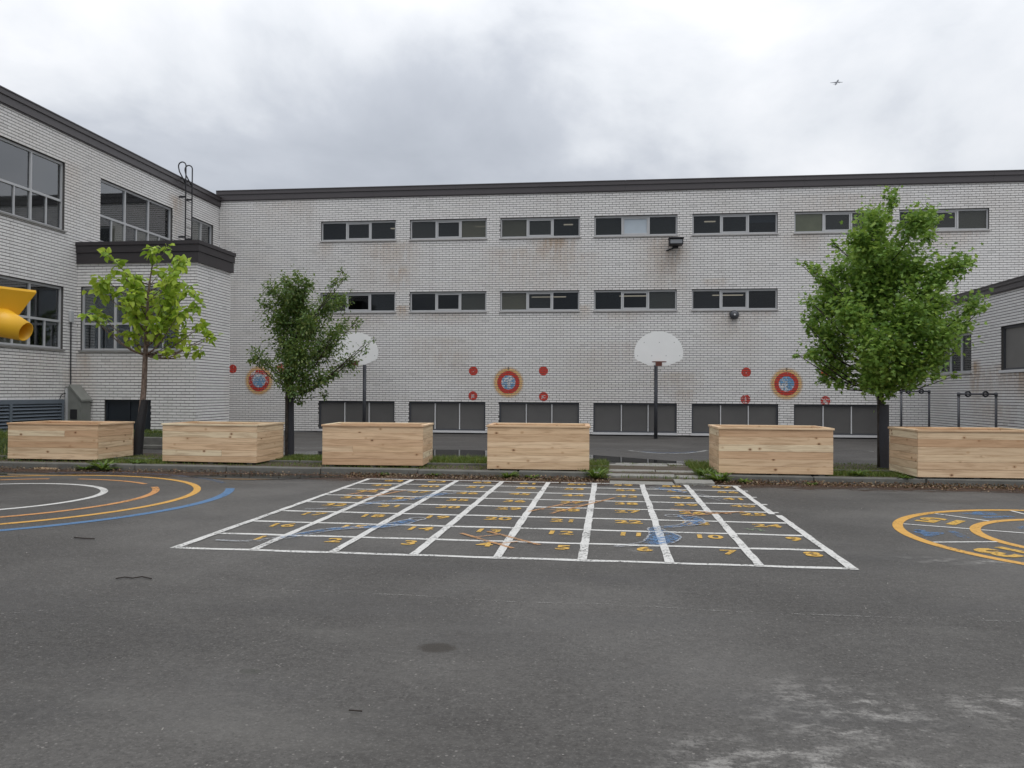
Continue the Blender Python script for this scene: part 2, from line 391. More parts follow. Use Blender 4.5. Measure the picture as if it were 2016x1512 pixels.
M = dict(
    brick=brick_mat(), mortar=plain('dark_mortar', (.085, .080, .076), .9, var=.3, sc=20),
    fascia=plain('brown_sheet_metal', (.066, .058, .060), .42, .0, var=.12, sc=1.2), fascia_dark=plain('dark_brown_sheet_metal', (.036, .031, .033), .45, var=.12, sc=1.2),
    alu=plain('grey_aluminium', (.47, .475, .48), .45, .0, var=.1, sc=3), sill=plain('pale_concrete_sill', (.47, .46, .45), .8, var=.2, sc=7),
    silld=plain('grey_stone_sill', (.25, .245, .235), .8, var=.2, sc=7),
    glass=glass_mat('window_glass', 1.36, 1.0, (.5, .53, .56, 1)), glassl=glass_mat('large_window_glass', 1.6, 2.3, (.72, .76, .78, 1)), screen=screen_mat(), white=plain('white_mullion_paint', (.62, .62, .62), .5, var=.06),
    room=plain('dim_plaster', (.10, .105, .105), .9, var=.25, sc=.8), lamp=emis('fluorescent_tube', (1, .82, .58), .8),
    blind=plain('pale_roller_blind', (.42, .46, .50), .8, var=.08), blindg=plain('greenish_curtain', (.16, .17, .11), .9, var=.4, sc=4),
    blindb=plain('blue_roller_blind', (.07, .19, .40), .8, var=.15), grey=plain('grey_roller_blind', (.30, .32, .335), .85, var=.12, sc=1.5),
    blind_pane=plain('pale_blind_behind_glass', (.42, .475, .52), .15, var=.08), blindg_pane=plain('green_curtain_behind_glass', (.085, .095, .06), .15, var=.4, sc=3), greyscreen=plain('grey_mesh_screen', (.16, .155, .145), .6, var=.2, sc=1.5), roof=plain('roof_gravel', (.2, .195, .19), .9, var=.2, sc=5),
    wood=wood_mat(), asphalt=asphalt_mat(),
    wpaint=paint_mat('white_line_paint', (.63, .62, .59), .43, 1.0, .6, 34), ypaint=paint_mat('yellow_line_paint', (.62, .34, .075), .41),
    opaint=paint_mat('orange_line_paint', (.58, .28, .10), .43), bpaint=paint_mat('blue_line_paint', (.10, .21, .38), .40, .85),
    num=paint_mat('amber_number_paint', (.60, .36, .07), .445), chalkw=paint_mat('white_chalk', (.55, .57, .6), .48, .6),
    chalkb=paint_mat('blue_chalk', (.10, .24, .47), .50, .62, .6, 18), chalko=paint_mat('orange_chalk', (.52, .27, .11), .46, .8),
    wworn=paint_mat('worn_white_line_paint', (.50, .50, .48), .48, .8), bworn=paint_mat('worn_blue_paint', (.10, .17, .29), .48, .45),
    red=paint_mat('red_wall_paint', (.56, .055, .038), .34, 1, .5, 16, .03), redworn=paint_mat('flaking_red_wall_paint', (.54, .052, .038), .46, 1, .5, 18, .025),
    sky=paint_mat('blue_wall_paint', (.17, .36, .58), .50, 1, .5, 16, .03), halo=halo_mat(),
    kerb=plain('weathered_concrete', (.135, .132, .118), .88, var=.5, sc=4, bump=.3), soil=plain('bare_soil', (.070, .053, .036), .95, var=.4, sc=14, bump=.6),
    turf=plain('short_turf', (.045, .062, .022), .95, var=.5, sc=9, bump=.5),
    slab=plain('weathered_grey_timber', (.235, .228, .205), .85, var=.35, sc=8, bump=.4),
    grass=leaf_mat('grass_blades', [(0.049, 0.095, 0.014), (0.084, 0.135, 0.024), (0.140, 0.189, 0.036), (0.210, 0.203, 0.060)], .25),
    weed=leaf_mat('weed_leaves', [(0.056, 0.115, 0.018), (0.098, 0.176, 0.024), (0.154, 0.216, 0.042)], .25),
    litter=leaf_mat('dead_leaves', [(.10, .035, .018), (.06, .03, .018), (.17, .09, .04), (.30, .22, .13), (.05, .04, .03)], .05),
    catalpa=leaf_mat('lime_green_leaf', [(0.213, 0.354, 0.034), (0.312, 0.461, 0.047), (0.425, 0.558, 0.064), (0.550, 0.664, 0.084)], 0.42),
    pear=leaf_mat('dark_green_leaf', [(0.049, 0.101, 0.026), (0.078, 0.146, 0.036), (0.112, 0.182, 0.044), (0.213, 0.243, 0.077)], 0.34),
    maple=leaf_mat('maple_green_leaf', [(0.110, 0.216, 0.037), (0.159, 0.294, 0.051), (0.216, 0.362, 0.065), (0.331, 0.457, 0.090)], 0.42),
    bark=bark_mat('brown_bark', (.10, .072, .058), (.30, .23, .19)), barkd=bark_mat('dark_bark', (.03, .026, .023), (.09, .075, .065)),
    guard=plain('black_plastic_guard', (.021, .021, .023), .55, var=.3, sc=20), guardn=plain('dark_netting', (.035, .035, .042), .7, var=.5, sc=60),
    steel=plain('dark_grey_steel', (.075, .078, .088), .5, .3, var=.2, sc=8), black=plain('black_painted_metal', (.018, .018, .022), .45, var=.15),
    board=plain('off_white_board', (.84, .84, .82), .5, var=.05, sc=3), rim=plain('rusty_red_rim', (.13, .042, .028), .55, var=.35, sc=12),
    yellow=plain('yellow_plastic', (.84, .46, .022), .38, var=.05, sc=3), louvre=plain('blue_grey_louvre', (.14, .165, .195), .5, .1, var=.15, sc=4),
    louvred=plain('dark_louvre_void', (.02, .02, .022), .9), cab=plain('grey_green_metal', (.19, .195, .178), .55, var=.25, sc=5),
    plane=plain('airliner_paint', (.30, .31, .33), .5), twig=plain('dark_twig_wood', (.03, .022, .018), .9, var=.3), offcut=plain('pale_wood', (.50, .36, .22), .8, var=.2),
    dark=plain('dark_blue_panel', (.022, .027, .034), .35, var=.2, sc=2), lens=plain('lamp_lens', (.22, .23, .24), .2),
    chip=plain('white_paint_mark', (.55, .53, .52), .7), ink=plain('black_paint_mark', (.03, .03, .03), .7),
)
def water_mat():
    t = NT('rain_water'); p = t.pos()
    ed = t.noise(t.vmul(p, (1, 1.5, 1)), 1.6, 5, .6)
    sh = t.bsdf((.022, .021, .020), .035, 0, .5, IOR=1.33)
    return t.done(sh)
M['water'] = water_mat()
def dirt_mat():
    t = NT('wet_gutter_dirt'); p = t.pos(); sx = t.n('ShaderNodeSeparateXYZ', {0: p}).outputs[1]
    nz = t.noise(t.vmul(p, (.7, 2, 1)), 3, 6, .7)
    k = t.step(t.math('SUBTRACT', nz, t.math('MULTIPLY', t.math('SUBTRACT', 13.72, sx), .42)), .2, .44)
    c = t.mix(t.noise(p, 30, 4, .7), (.03, .02, .015), (.10, .058, .04))
    return t.done(t.mixsh(k, t.n('ShaderNodeBsdfTransparent').outputs[0], t.bsdf(c, .7, 0, .3)))
M['dirt'] = dirt_mat()

# ------------------------------------------------------------------ ground
D = 28.52                                            # distance of the main facade
XL, XR = -14.63, 10.69                               # planes of the two side wings
g = MB(); g.add([(-400, -200, 0), (400, -200, 0), (400, 600, 0), (-400, 600, 0)], [(0, 1, 2, 3)])
structure('asphalt_ground', g, M['asphalt'])

# ------------------------------------------------------------------ brick walls
CP, BH, BP, BL, BD = .08, .0615, .245, .2325, .015
WALL_BRICKS = {}
def stain_at(spots, x, y, z):
    s = 0
    for (sx, sy, sz, wx, lz, a) in spots:
        h = math.hypot(x-sx, y-sy)/wx; v = (sz-z)/lz
        if h < 1 and -.12 < v < 1: s = max(s, a*(1-h*h)*(1-max(0, v))*(1 if v > 0 else 1+v/.12))
    return s
def brick_wall(root, O, th, L, z0, z1, holes, spots, seed, plain_edges=True):
    """bricks of one wall plane; u runs along the wall, outward normal is (sin th, -cos th)"""
    ux, uy = math.cos(th), math.sin(th); nx, ny = math.sin(th), -math.cos(th)
    rr = random.Random(seed); P3 = lambda u, d, z: (O[0]+ux*u+nx*d, O[1]+uy*u+ny*d, z)
    full, other = [], []
    nrow = int(round((z1-z0)/CP))
    for i in range(nrow):
        za = z0+i*CP+(CP-BH)/2; zb = za+BH; zm = (za+zb)/2
        cut = sorted([(h[0], h[1]) for h in holes if h[2]-.001 < zm < h[3]+.001])
        u = -BP*(.5*(i%2))-rr.choice((0, 0, .0))+(.02*rr.random())
        while u < L:
            a, b = max(u, 0.0), min(u+BL, L); u += BP
            segs = [(a, b)]
            for c0, c1 in cut:
                segs = [q for (p, r_) in segs for q in ((p, min(r_, c0)), (max(p, c1), r_)) if q[1]-q[0] > .02]
            for (p, r_) in segs:
                if r_-p < .02: continue
                (full if abs((r_-p)-BL) < 1e-4 else other).append((p, r_, za, zb))
    # the bricks that show largest in the picture become objects of their own
    sc = []
    for k, (a, b, za, zb) in enumerate(full):
        c = P3((a+b)/2, 0, (za+zb)/2); q = visible_px(c)
        if q is None or not (4 < q[0] < 2012 and 4 < q[1] < 1500): continue
        if c[0] > XR and c[1] > D-.1 and c[2] < 4.7: continue
        if c[1] > D-.1 and c[0] < -13.9 and c[2] < 5.2: continue
        if c[0] < XL+.1 and c[1] > 20.4 and c[2] < 5.6: continue
        if c[2] < .9 or (5.0 < c[0] < 11 and c[1] > D-.1): continue
        vd = (Vector((0, 0, EYE))-Vector(c)).normalized()
        sc.append((abs(vd.x*nx+vd.y*ny)/q[2]**2, k))
    sc.sort(reverse=True); own = set(k for _, k in sc[:290])
    base = wpos(root)
    bm = MB(); x0 = BL/2
    bm.box(-x0, x0, 0, BD+.004, -BH/2, BH/2, 'k'); me = bm.mesh('brick', M['brick'])
    for k in own:
        a, b, za, zb = full[k]; dj = rr.uniform(-.0012, .0012)
        c = Vector(P3((a+b)/2, dj, (za+zb)/2))
        o = link('brick', me, root, c-base, th); s = stain_at(spots, *c)
        o['stain'] = float(s)
    V, F, S = [], [], []
    for k, (a, b, za, zb) in enumerate(full+other):
        if k in own and k < len(full): continue
        dj = rr.uniform(-.0012, .0012); n = len(V)
        for d in (dj, -BD-.004):
            for (u, z) in ((a, za), (b, za), (b, zb), (a, zb)):
                p = P3(u, d, z); V.append((p[0]-base.x, p[1]-base.y, p[2]-base.z)); S.append(stain_at(spots, *p))
        F += [(n, n+1, n+2, n+3), (n+1, n+5, n+6, n+2), (n+5, n+4, n+7, n+6)[:0] or (n, n+3, n+7, n+4), (n+3, n+2, n+6, n+7), (n, n+4, n+5, n+1)]
    me2 = bpy.data.meshes.new('brickwork'); me2.from_pydata(V, [], F); me2.materials.append(M['brick'])
    me2.attributes.new('stain', 'FLOAT', 'POINT').data.foreach_set('value', S); me2.update()
    o = link('brickwork', me2, root); o['kind'] = 'stuff'
    # mortar behind the bricks, with the openings left free and their sides lined
    us = sorted({0, L} | {v for h in holes for v in h[:2]}); zs = sorted({z0, z1} | {v for h in holes for v in h[2:4]})
    mb = MB()
    for i in range(len(us)-1):
        for j in range(len(zs)-1):
            um, zm = (us[i]+us[i+1])/2, (zs[j]+zs[j+1])/2
            if any(h[0] < um < h[1] and h[2] < zm < h[3] for h in holes): continue
            mb.add([P3(us[i], -BD, zs[j]), P3(us[i+1], -BD, zs[j]), P3(us[i+1], -BD, zs[j+1]), P3(us[i], -BD, zs[j+1])], [(0, 1, 2, 3)])
    for (a, b, c, d) in [h[:4] for h in holes]:
        e = .16
        for (p, q) in (((a, c), (a, d)), ((b, d), (b, c)), ((a, d), (b, d)), ((b, c), (a, c))):
            mb.add([P3(p[0], -BD, p[1]), P3(q[0], -BD, q[1]), P3(q[0], -e, q[1]), P3(p[0], -e, p[1])], [(0, 1, 2, 3)])
    obj('wall', mb, M['mortar'], root)
    return [(a, b, za, zb) for (a, b, za, zb) in full+other], P3

def snap(z): return round((z-.04)/CP)*CP+.04
def fbox(mb, P3, u0, u1, d0, d1, z0, z1):            # box in wall coordinates (u along, d outward, z up)
    v = [P3(u, d, z) for z in (z0, z1) for (u, d) in ((u0, d1), (u1, d1), (u1, d0), (u0, d0))]
    return mb.add(v, [(0,3,2,1), (4,5,6,7), (0,1,5,4), (1,2,6,5), (2,3,7,6), (3,0,4,7)])
_cache = {}
def window(root, P3, u0, u1, z0, z1, n=3, kind='strip', transom=None, blinds=None, label=None):
    """frame (with mullions) as the part; panes, sashes, blinds and sill as its sub-parts"""
    e = .004; u0 += e; u1 -= e; z0 += e; z1 -= e; d0, d1 = -.15, -.075; blinds = blinds or {}
    f = MB(); fw = .05; bw = .05
    fbox(f, P3, u0, u0+fw, d0, d1, z0, z1); fbox(f, P3, u1-fw, u1, d0, d1, z0, z1)
    fbox(f, P3, u0+fw, u1-fw, d0, d1, z1-fw-.01, z1); fbox(f, P3, u0+fw, u1-fw, d0, d1, z0, z0+bw)
    W = (u1-u0-2*fw)/n; cells = []; mull = []
    for k in range(1, n):
        c = u0+fw+k*W
        if kind == 'screen': mull.append(c)
        else: fbox(f, P3, c-.028, c+.028, d0, d1+.006, z0+bw, z1-fw-.01)
    for k in range(n):
        a = u0+fw+k*W+(.028 if k else 0); b = u0+fw+(k+1)*W-(.028 if k < n-1 else 0)
        if transom:
            cells.append((a, b, transom+.03, z1-fw-.01, 0)); m_ = (a+b)/2
            cells.append((a, m_-.018, z0+bw, transom-.03, 1)); cells.append((m_+.018, b, z0+bw, transom-.03, 1))
            fbox(f, P3, a, b, d0, d1+.004, transom-.03, transom+.03); fbox(f, P3, m_-.018, m_+.018, d0, d1-.004, z0+bw, transom-.03)
        else: cells.append((a, b, z0+bw, z1-fw-.01, 2 if (kind == 'strip' and n == 3 and k == 1) else 0))
    fr = obj('window', f, M['steel'] if kind == 'screen' else M['alu'], root)
    for c in mull: q = MB(); fbox(q, P3, c-.017, c+.017, d0, d1+.01, z0+bw-.01, z1-fw-.005); obj('mullion', q, M['white'], fr)
    if label: fr['label'] = label
    for k, (a, b, c, d, sash) in enumerate(cells):
        if kind == 'screen':
            q = MB(); fbox(q, P3, a+.002, b-.002, -.118, -.108, c+.002, d-.002); obj('screen_panel', q, M['screen'], fr); continue
        if sash == 2:
            s = MB(); t_ = .045
            fbox(s, P3, a+.006, a+t_, -.13, -.082, c+.006, d-.006); fbox(s, P3, b-t_, b-.006, -.13, -.082, c+.006, d-.006)
            fbox(s, P3, a+t_, b-t_, -.13, -.082, c+.006, c+t_); fbox(s, P3, a+t_, b-t_, -.13, -.082, d-t_, d-.006)
            obj('sash', s, M['alu'], fr); a += t_; b -= t_; c += t_; d -= t_
        q = MB(); fbox(q, P3, a+.001, b-.001, -.118, -.112, c+.001, d-.001); last = obj('pane', q, M['glassl' if transom else 'glass'], fr)
        if k in blinds and blinds[k][0] in ('blind', 'blindg') and not transom:
            last.data.materials[0] = M[blinds[k][0]+'_pane']; continue
        if k in blinds:
            mname, part = blinds[k]; q = MB(); fbox(q, P3, a-.01, b+.01, -.20, -.195, d-(d-c)*part, d+.02); obj('blind', q, M[mname], fr)
    s = MB(); hs = .075 if kind == 'screen' else .045
    fbox(s, P3, u0-.03, u1+.03, -.15, .045, z0-hs-e, z0-e-.001)
    if kind != 'base': obj('sill', s, M['silld'] if transom else M['white'] if kind == 'screen' else M['sill'], fr)
    return fr

def fascia(root, P3, u0, u1, z0, z1, m, seam=3.05, d=.06, split=.55):
    zs = z0+(z1-z0)*split; k = 0; u = u0
    while u < u1-.01:
        b = min(u+seam, u1)
        if u1-b < .4: b = u1
        f = MB(); fbox(f, P3, u+.002, b-.002, -.3, d, z0, zs-.006); fbox(f, P3, u+.002, b-.002, -.3, d+.035, zs+.006, z1-.03)
        fbox(f, P3, u+.004, b-.004, -.3, d+.015, zs-.006, zs+.006); fbox(f, P3, u+.002, b-.002, -.36, d+.055, z1-.03, z1)
        fbox(f, P3, u+.004, b-.004, -.3, d-.03, z0-.03, z0)
        obj('fascia_panel', f, m, root); u = b

def room(root, x0, x1, y0, y1, z0, z1, open_=2):       # the side with the windows stays open
    r = MB(); r.add([(x0,y0,z0),(x1,y0,z0),(x1,y1,z0),(x0,y1,z0),(x0,y0,z1),(x1,y0,z1),(x1,y1,z1),(x0,y1,z1)], [f for k, f in enumerate([(0,1,2,3),(4,7,6,5),(0,4,5,1),(1,5,6,2),(2,6,7,3),(3,7,4,0)]) if k != open_])
    return r

# ---- main block (its facade faces the yard)
main = thing('school_building', 'long two storey white brick school block with rows of strip windows', 'building', (-2, D+6, 0))
UP = [(-10.65,-7.80), (-7.27,-4.43), (-3.94,-1.07), (-.57,2.34), (2.85,5.75), (6.30,9.19), (9.74,12.62)]
LO = [(-10.65,-7.80), (-7.26,-4.43), (-3.93,-1.08), (-.57,2.33), (2.84,5.75)]
BA = [(-10.68,-7.80), (-7.26,-4.44), (-3.94,-1.07), (-.57,2.34), (2.85,5.78), (6.30,9.20)]
X0M, LM = -14.63, 38.0
zu0, zu1, zl0, zl1, zb0, zb1 = snap(7.04), snap(7.80), snap(4.44), snap(5.20), .04, snap(1.15)
holes = [(a-X0M, b-X0M, zu0, zu1) for a, b in UP]+[(a-X0M, b-X0M, zl0, zl1) for a, b in LO]+[(a-X0M, b-X0M, zb0, zb1) for a, b in BA]
spotsM = [(-2.0,D,6.98,1.0,1.3,.8), (-8.0,D,6.9,1.3,2.0,.4), (-3.2,D,6.6,1.6,1.9,.35), (1.9,D,6.9,1.0,2.3,.42), (4.2,D,4.3,1.2,1.4,.3), (-5.9,D,2.9,1.2,1.0,.3), (2.2,D,2.2,1.2,1.0,.35), (-9.2,D,4.3,1.4,.8,.3), (8,D,8.3,2.5,1.2,.2), (-2.0,D,6.98,.75,1.1,.8), (-1.6,D,6.4,1.4,1.6,.35), (-7.7,D,6.0,.5,1.0,.6), (-8.1,D,6.95,.8,.7,.45), (-7.55,D,4.62,.3,.6,.9), (2.2,D,6.5,.55,1.6,.6), (-5.9,D,4.35,1.5,.5,.35),
          (-1.0,D,4.6,.4,.7,.5), (3.6,D,5.5,.5,.4,.5), (1.9,D,6.2,.35,1.2,.5), (-10.5,D,7.0,.5,.8,.35), (.4,D,4.4,1.0,.6,.3), (5.2,D,4.35,.7,.5,.35), (11.5,D,7.0,1.2,.7,.35), (6.6,D,7.0,.8,.8,.3), (2.6,D,1.6,.4,.7,.5), (-6.2,D,3.4,1.4,1.8,.22), (0.5,D,3.2,2.2,1.9,.18), (-12,D,8.6,1.4,1.2,.2)]
MAINB, PM = brick_wall(main, (X0M, D), 0, LM, .04, 8.68, holes, spotsM, 1)
bu = {0: {}, 3: {1: ('blind', .93)}, 4: {2: ('grey', .4)}, 5: {0: ('blindg', 1.0)}, 6: {}}
for k, (a, b) in enumerate(UP): window(main, PM, a-X0M, b-X0M, zu0, zu1, 3, 'strip', None, bu.get(k))
for k, (a, b) in enumerate(LO): window(main, PM, a-X0M, b-X0M, zl0, zl1, 3, 'strip', None, {1: ('grey', .0)} if k < 0 else None)
for k, (a, b) in enumerate(BA): window(main, PM, a-X0M, b-X0M, zb0+.08, zb1, 3, 'screen')
fascia(main, PM, -.09, LM, 8.67, 9.03, M['fascia'])
r = MB(); r.box(X0M, X0M+LM, D+.3, D+14, 8.6, 8.9); obj('roof', r, M['roof'], main)
r = MB(); r.box(X0M+.2, X0M+LM, D+8, D+14, 0, 8.6); r.box(X0M+LM-.02, X0M+LM, D+.02, D+8, 0, 8.6); obj('rear_wall', r, M['brick'], main)
for (z0, z1) in ((6.2, 8.45), (3.4, 5.85)):
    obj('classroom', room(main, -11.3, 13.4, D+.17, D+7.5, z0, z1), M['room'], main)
r = MB()
for x in (-8.35, -5.2, -1.7, 4.6, 3.2, 10.6): r.box(x, x+.55, D+1.6, D+1.72, 8.12, 8.16)
for x in (-2.35, .3, 3.6): r.box(x, x+1.05, D+1.6, D+1.66, 5.30, 5.33)
for k in range(0): pass
lt = [MB().box(x, x+L_, D+1.6, D+1.72, z, z+.025) for x, L_, z in ((-8.45, .6, 7.83), (-5.15, .42, 7.84), (-1.75, .35, 7.85), (3.45, .4, 7.86), (10.75, .5, 7.83), (-2.95, 1.3, 5.12), (.35, 1.0, 5.13), (3.75, 1.1, 5.13))]
for q in lt: obj('ceiling_lamp', q, M['lamp'], main)

# ---- left wing
LW = thing('school_wing', 'tall white brick wing on the left with large two row windows', 'building', (-19, 19.5, 0))
Y0L, LL = 10.0, D-10.0
A0, A1 = 15.30-Y0L, 19.94-Y0L
hl = [(A0, A1, snap(5.80), snap(7.64)), (21.45-Y0L, 25.3-Y0L, snap(5.80), snap(7.66)), (26.54-Y0L, 28.08-Y0L, snap(5.80), snap(7.66)), (A0, A1, snap(2.56), snap(4.30))]
spotsL = [(XL, 25.5, 8.0, .5, 1.6, .5), (XL, 20.2, 7.6, .4, 2.0, .25), (XL, 19, 2.4, 1.4, 1.2, .2), (XL, 20.3, 2.0, .5, 1.6, .3)]
LWB, PL = brick_wall(LW, (XL, Y0L), R(90), LL, .04, 8.44, hl, spotsL, 2)
window(LW, PL, *hl[0], 4, 'big', 6.60, {0: ('grey', .5), 3: ('grey', .6), 6: ('grey', .95), 9: ('grey', .9), 1: ('grey', .6), 8: ('grey', .5), 10: ('grey', .4)})
window(LW, PL, *hl[1], 3, 'big', 6.58, {0: ('grey', 1.0), 3: ('grey', 1.0), 6: ('grey', 1.0)})
window(LW, PL, *hl[2], 2, 'big', 6.58, {0: ('grey', 1.0), 3: ('grey', 1.0)})
window(LW, PL, *hl[3], 4, 'big', 3.35, {6: ('blind', .55), 3: ('blind', .5), 10: ('grey', .5)})
fascia(LW, PL, 0, LL, 8.44, 8.79, M['fascia'], 3.6)
r = MB(); r.box(XL-12, XL-.3, Y0L, D+6, 8.4, 8.7); obj('roof', r, M['roof'], LW)
r = MB(); r.box(XL-12, XL-8, Y0L, D+6, 0, 8.4); r.box(XL-8, XL-.02, Y0L, Y0L+.02, 0, 8.4); obj('rear_wall', r, M['brick'], LW)
for (z0, z1) in ((5.3, 8.35), (2.1, 4.9)):
    r = MB(); x1 = XL-.17
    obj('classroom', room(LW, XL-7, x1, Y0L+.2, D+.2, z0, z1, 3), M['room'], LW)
q = MB().box(XL-1.6, XL-1.45, 18.9, 19.6, 4.32, 4.36); obj('ceiling_lamp', q, M['lamp'], LW)

# ---- low block in the left corner
XA, YA, YA2 = -11.13, 20.49, 22.42
AN = thing('entrance_annex', 'low flat roofed white brick block with deep dark brown roof edge in the left corner', 'building', (-12.9, 21.5, 0))
wA = XA-XL
ha = [(.10, 2.99, snap(2.60), snap(4.33)), (.84, 2.20, snap(.36), snap(1.27))]
spotsA = [(-14.5, YA, 2.4, .5, 2.2, .45), (-13, YA, 2.3, 1.5, 1.0, .15)]
AB, PA = brick_wall(AN, (XL, YA), 0, wA, .04, 5.0, ha, spotsA, 3)
AB2, PA2 = brick_wall(AN, (XA, YA), R(90), YA2-YA, .04, 5.0, [], [(XA, 22.3, 2, .3, 2, .2)], 4)
window(AN, PA, *ha[0], 3, 'big', 3.34, {0: ('blindb', 1.0), 6: ('grey', .3), 3: ('grey', .4)})
fr = window(AN, PA, *ha[1], 2, 'base'); fr.data.materials[0] = M['dark']
fr['label'] = 'dark navy basement window'
for k in list(bpy.data.objects):
    if k.parent == fr and k.name.startswith('pane'): k.data.materials[0] = M['dark']
def P_front(u, d, z): return (XL+u, YA-d, z)
f = MB(); fbox(f, P_front, 0, wA+.06, -.3, .06, 4.99, 5.27); fbox(f, P_front, 0, wA+.06, -.3, .04, 5.27, 5.285)
obj('fascia_panel', f, M['fascia_dark'], AN)
f = MB(); fbox(f, P_front, 0, wA+.085, -.3, .085, 5.285, 5.47); fbox(f, P_front, 0, wA+.07, -.3, .07, 5.47, 5.48); fbox(f, P_front, 0, wA+.11, -.3, .11, 5.48, 5.58)
obj('fascia_panel', f, M['fascia_dark'], AN)
def P_side(u, d, z): return (XA+d, YA+u, z)
f = MB(); fbox(f, P_side, .301, YA2-YA+.08, -.3, .06, 4.99, 5.27); fbox(f, P_side, .301, YA2-YA+.08, -.3, .04, 5.27, 5.285)
obj('fascia_panel', f, M['fascia_dark'], AN)
f = MB(); fbox(f, P_side, .301, YA2-YA+.1, -.3, .085, 5.285, 5.47); fbox(f, P_side, .301, YA2-YA+.1, -.3, .07, 5.47, 5.48); fbox(f, P_side, .301, YA2-YA+.12, -.3, .11, 5.48, 5.58)
obj('fascia_panel', f, M['fascia_dark'], AN)
r = MB(); r.box(XL+.01, XA-.3, YA+.301, YA2, 5.2, 5.45); obj('roof', r, M['roof'], AN)
r = MB(); r.box(XL+.02, XA-.02, YA2-.25, YA2, .02, 5.0); obj('rear_wall', r, M['mortar'], AN)
obj('hall', room(AN, XL+.05, XA-.2, YA+.17, YA2-.3, .1, 4.8), M['room'], AN)

# ---- right wing
RW = thing('low_school_wing', 'single storey white brick wing at the right edge with brown roof edge', 'building', (15, 22, 0))
LR = 12.0
hr = [(D-27.82, D-25.30, snap(2.22), snap(3.36)), (D-23.50, D-20.9, snap(2.22), snap(3.36))]
spotsR = [(XR, 25.05, 2.4, .35, 1.6, 1.0), (XR, 24.5, 2.2, 1.2, 2.0, .35), (XR, 22.4, 2.25, .5, 1.2, .9), (XR, 23.2, 2.3, .8, 1.0, .55), (XR, 24.0, 1.2, 1.6, 1.2, .35)]
RB, PR = brick_wall(RW, (XR, D), R(-90), LR, .04, 4.36, hr, spotsR, 5)
window(RW, PR, *hr[0], 3, 'strip2'); w2 = window(RW, PR, *hr[1], 1, 'screen'); [setattr(o.data.materials, '__doc__', None) if False else o.data.materials.__setitem__(0, M['greyscreen']) for o in bpy.data.objects if o.parent == w2 and o.name.startswith('screen_panel')]
fascia(RW, PR, 0.0, LR, 4.36, 4.61, M['fascia'], 3.0)
r = MB(); r.box(XR+.3, XR+9, D-LR, D-.02, 4.3, 4.5); obj('roof', r, M['roof'], RW)
r = MB(); r.box(XR+5, XR+9, D-LR, D-.05, 0, 4.3); r.box(XR+.02, XR+5, D-LR, D-LR+.02, 0, 4.3); obj('rear_wall', r, M['brick'], RW)
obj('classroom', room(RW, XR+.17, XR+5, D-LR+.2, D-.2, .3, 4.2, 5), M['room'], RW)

# ------------------------------------------------------------------ things on the walls
fl = thing('flood_light', 'black floodlight under the fourth upper strip window', 'floodlight', (2.27, D, 6.6))
b = MB(); b.bbox(2.02, 2.50, D-.50, D-.12, 6.66, 6.86, .02); obj('housing', b, M['black'], fl)
b = MB(); b.box(2.06, 2.46, D-.512, D-.501, 6.69, 6.82); obj('lens', b, M['lens'], fl)
b = MB(); b.box(2.0, 2.52, D-.54, D-.10, 6.865, 6.89); obj('hood', b, M['black'], fl)
b = MB(); b.box(2.16, 2.36, D-.12, D+.0, 6.60, 6.74); b.tube([(1.95, D-.03, 6.52), (2.2, D-.05, 6.6)], .025); obj('bracket', b, M['black'], fl)
be = thing('alarm_bell', 'round dark alarm bell under the last lower strip window', 'bell', (4.28, D, 4.25))
b = MB(); b.lathe([(.15, 0), (.165, -.04), (.15, -.09), (.10, -.13), (.04, -.145)], (4.28, D-.03, 4.25), 24, 'y'); obj('gong', b, M['steel'], be, True)
b = MB(); b.lathe([(.035, 0), (.03, -.02)], (4.28, D-.176, 4.25), 12, 'y'); obj('centre_cap', b, M['white'], be)
b = MB(); b.box(4.2, 4.36, D-.03, D, 4.17, 4.33); obj('back_box', b, M['black'], be)

# painted discs: one paint patch per brick, so the joints stay open
def clip(poly, a, b, c, d):
    for (ax, v, s) in ((0, a, 1), (0, b, -1), (1, c, 1), (1, d, -1)):
        out = []
        for i in range(len(poly)):
            p, q = poly[i-1], poly[i]; ip, iq = s*(p[ax]-v) >= 0, s*(q[ax]-v) >= 0
            if ip != iq:
                t = (v-p[ax])/(q[ax]-p[ax]); out.append((p[0]+t*(q[0]-p[0]), p[1]+t*(q[1]-p[1])))
            if iq: out.append(q)
        poly = out
        if not poly: return []
    return poly
def wall_paint(cx, cz, r0, r1, lift, n=40):
    m_ = MB(); near = [q for q in MAINB if q[0]+X0M < cx+r1 and q[1]+X0M > cx-r1 and q[2] < cz+r1 and q[3] > cz-r1]
    ang = [2*math.pi*k/n for k in range(n+1)]
    for (a, b, c, d) in near:
        if r0 == 0: polys = [[(cx+r1*math.cos(t), cz+r1*math.sin(t)) for t in ang[:-1]]]
        else: polys = [[(cx+r0*math.cos(s), cz+r0*math.sin(s)), (cx+r1*math.cos(s), cz+r1*math.sin(s)), (cx+r1*math.cos(t), cz+r1*math.sin(t)), (cx+r0*math.cos(t), cz+r0*math.sin(t))] for s, t in zip(ang, ang[1:])]
        for po in polys:
            po = clip(po, a+X0M, b+X0M, c, d)
            if len(po) > 2: m_.add([(x, D-lift, z) for x, z in po], [tuple(range(len(po)))])
    return m_
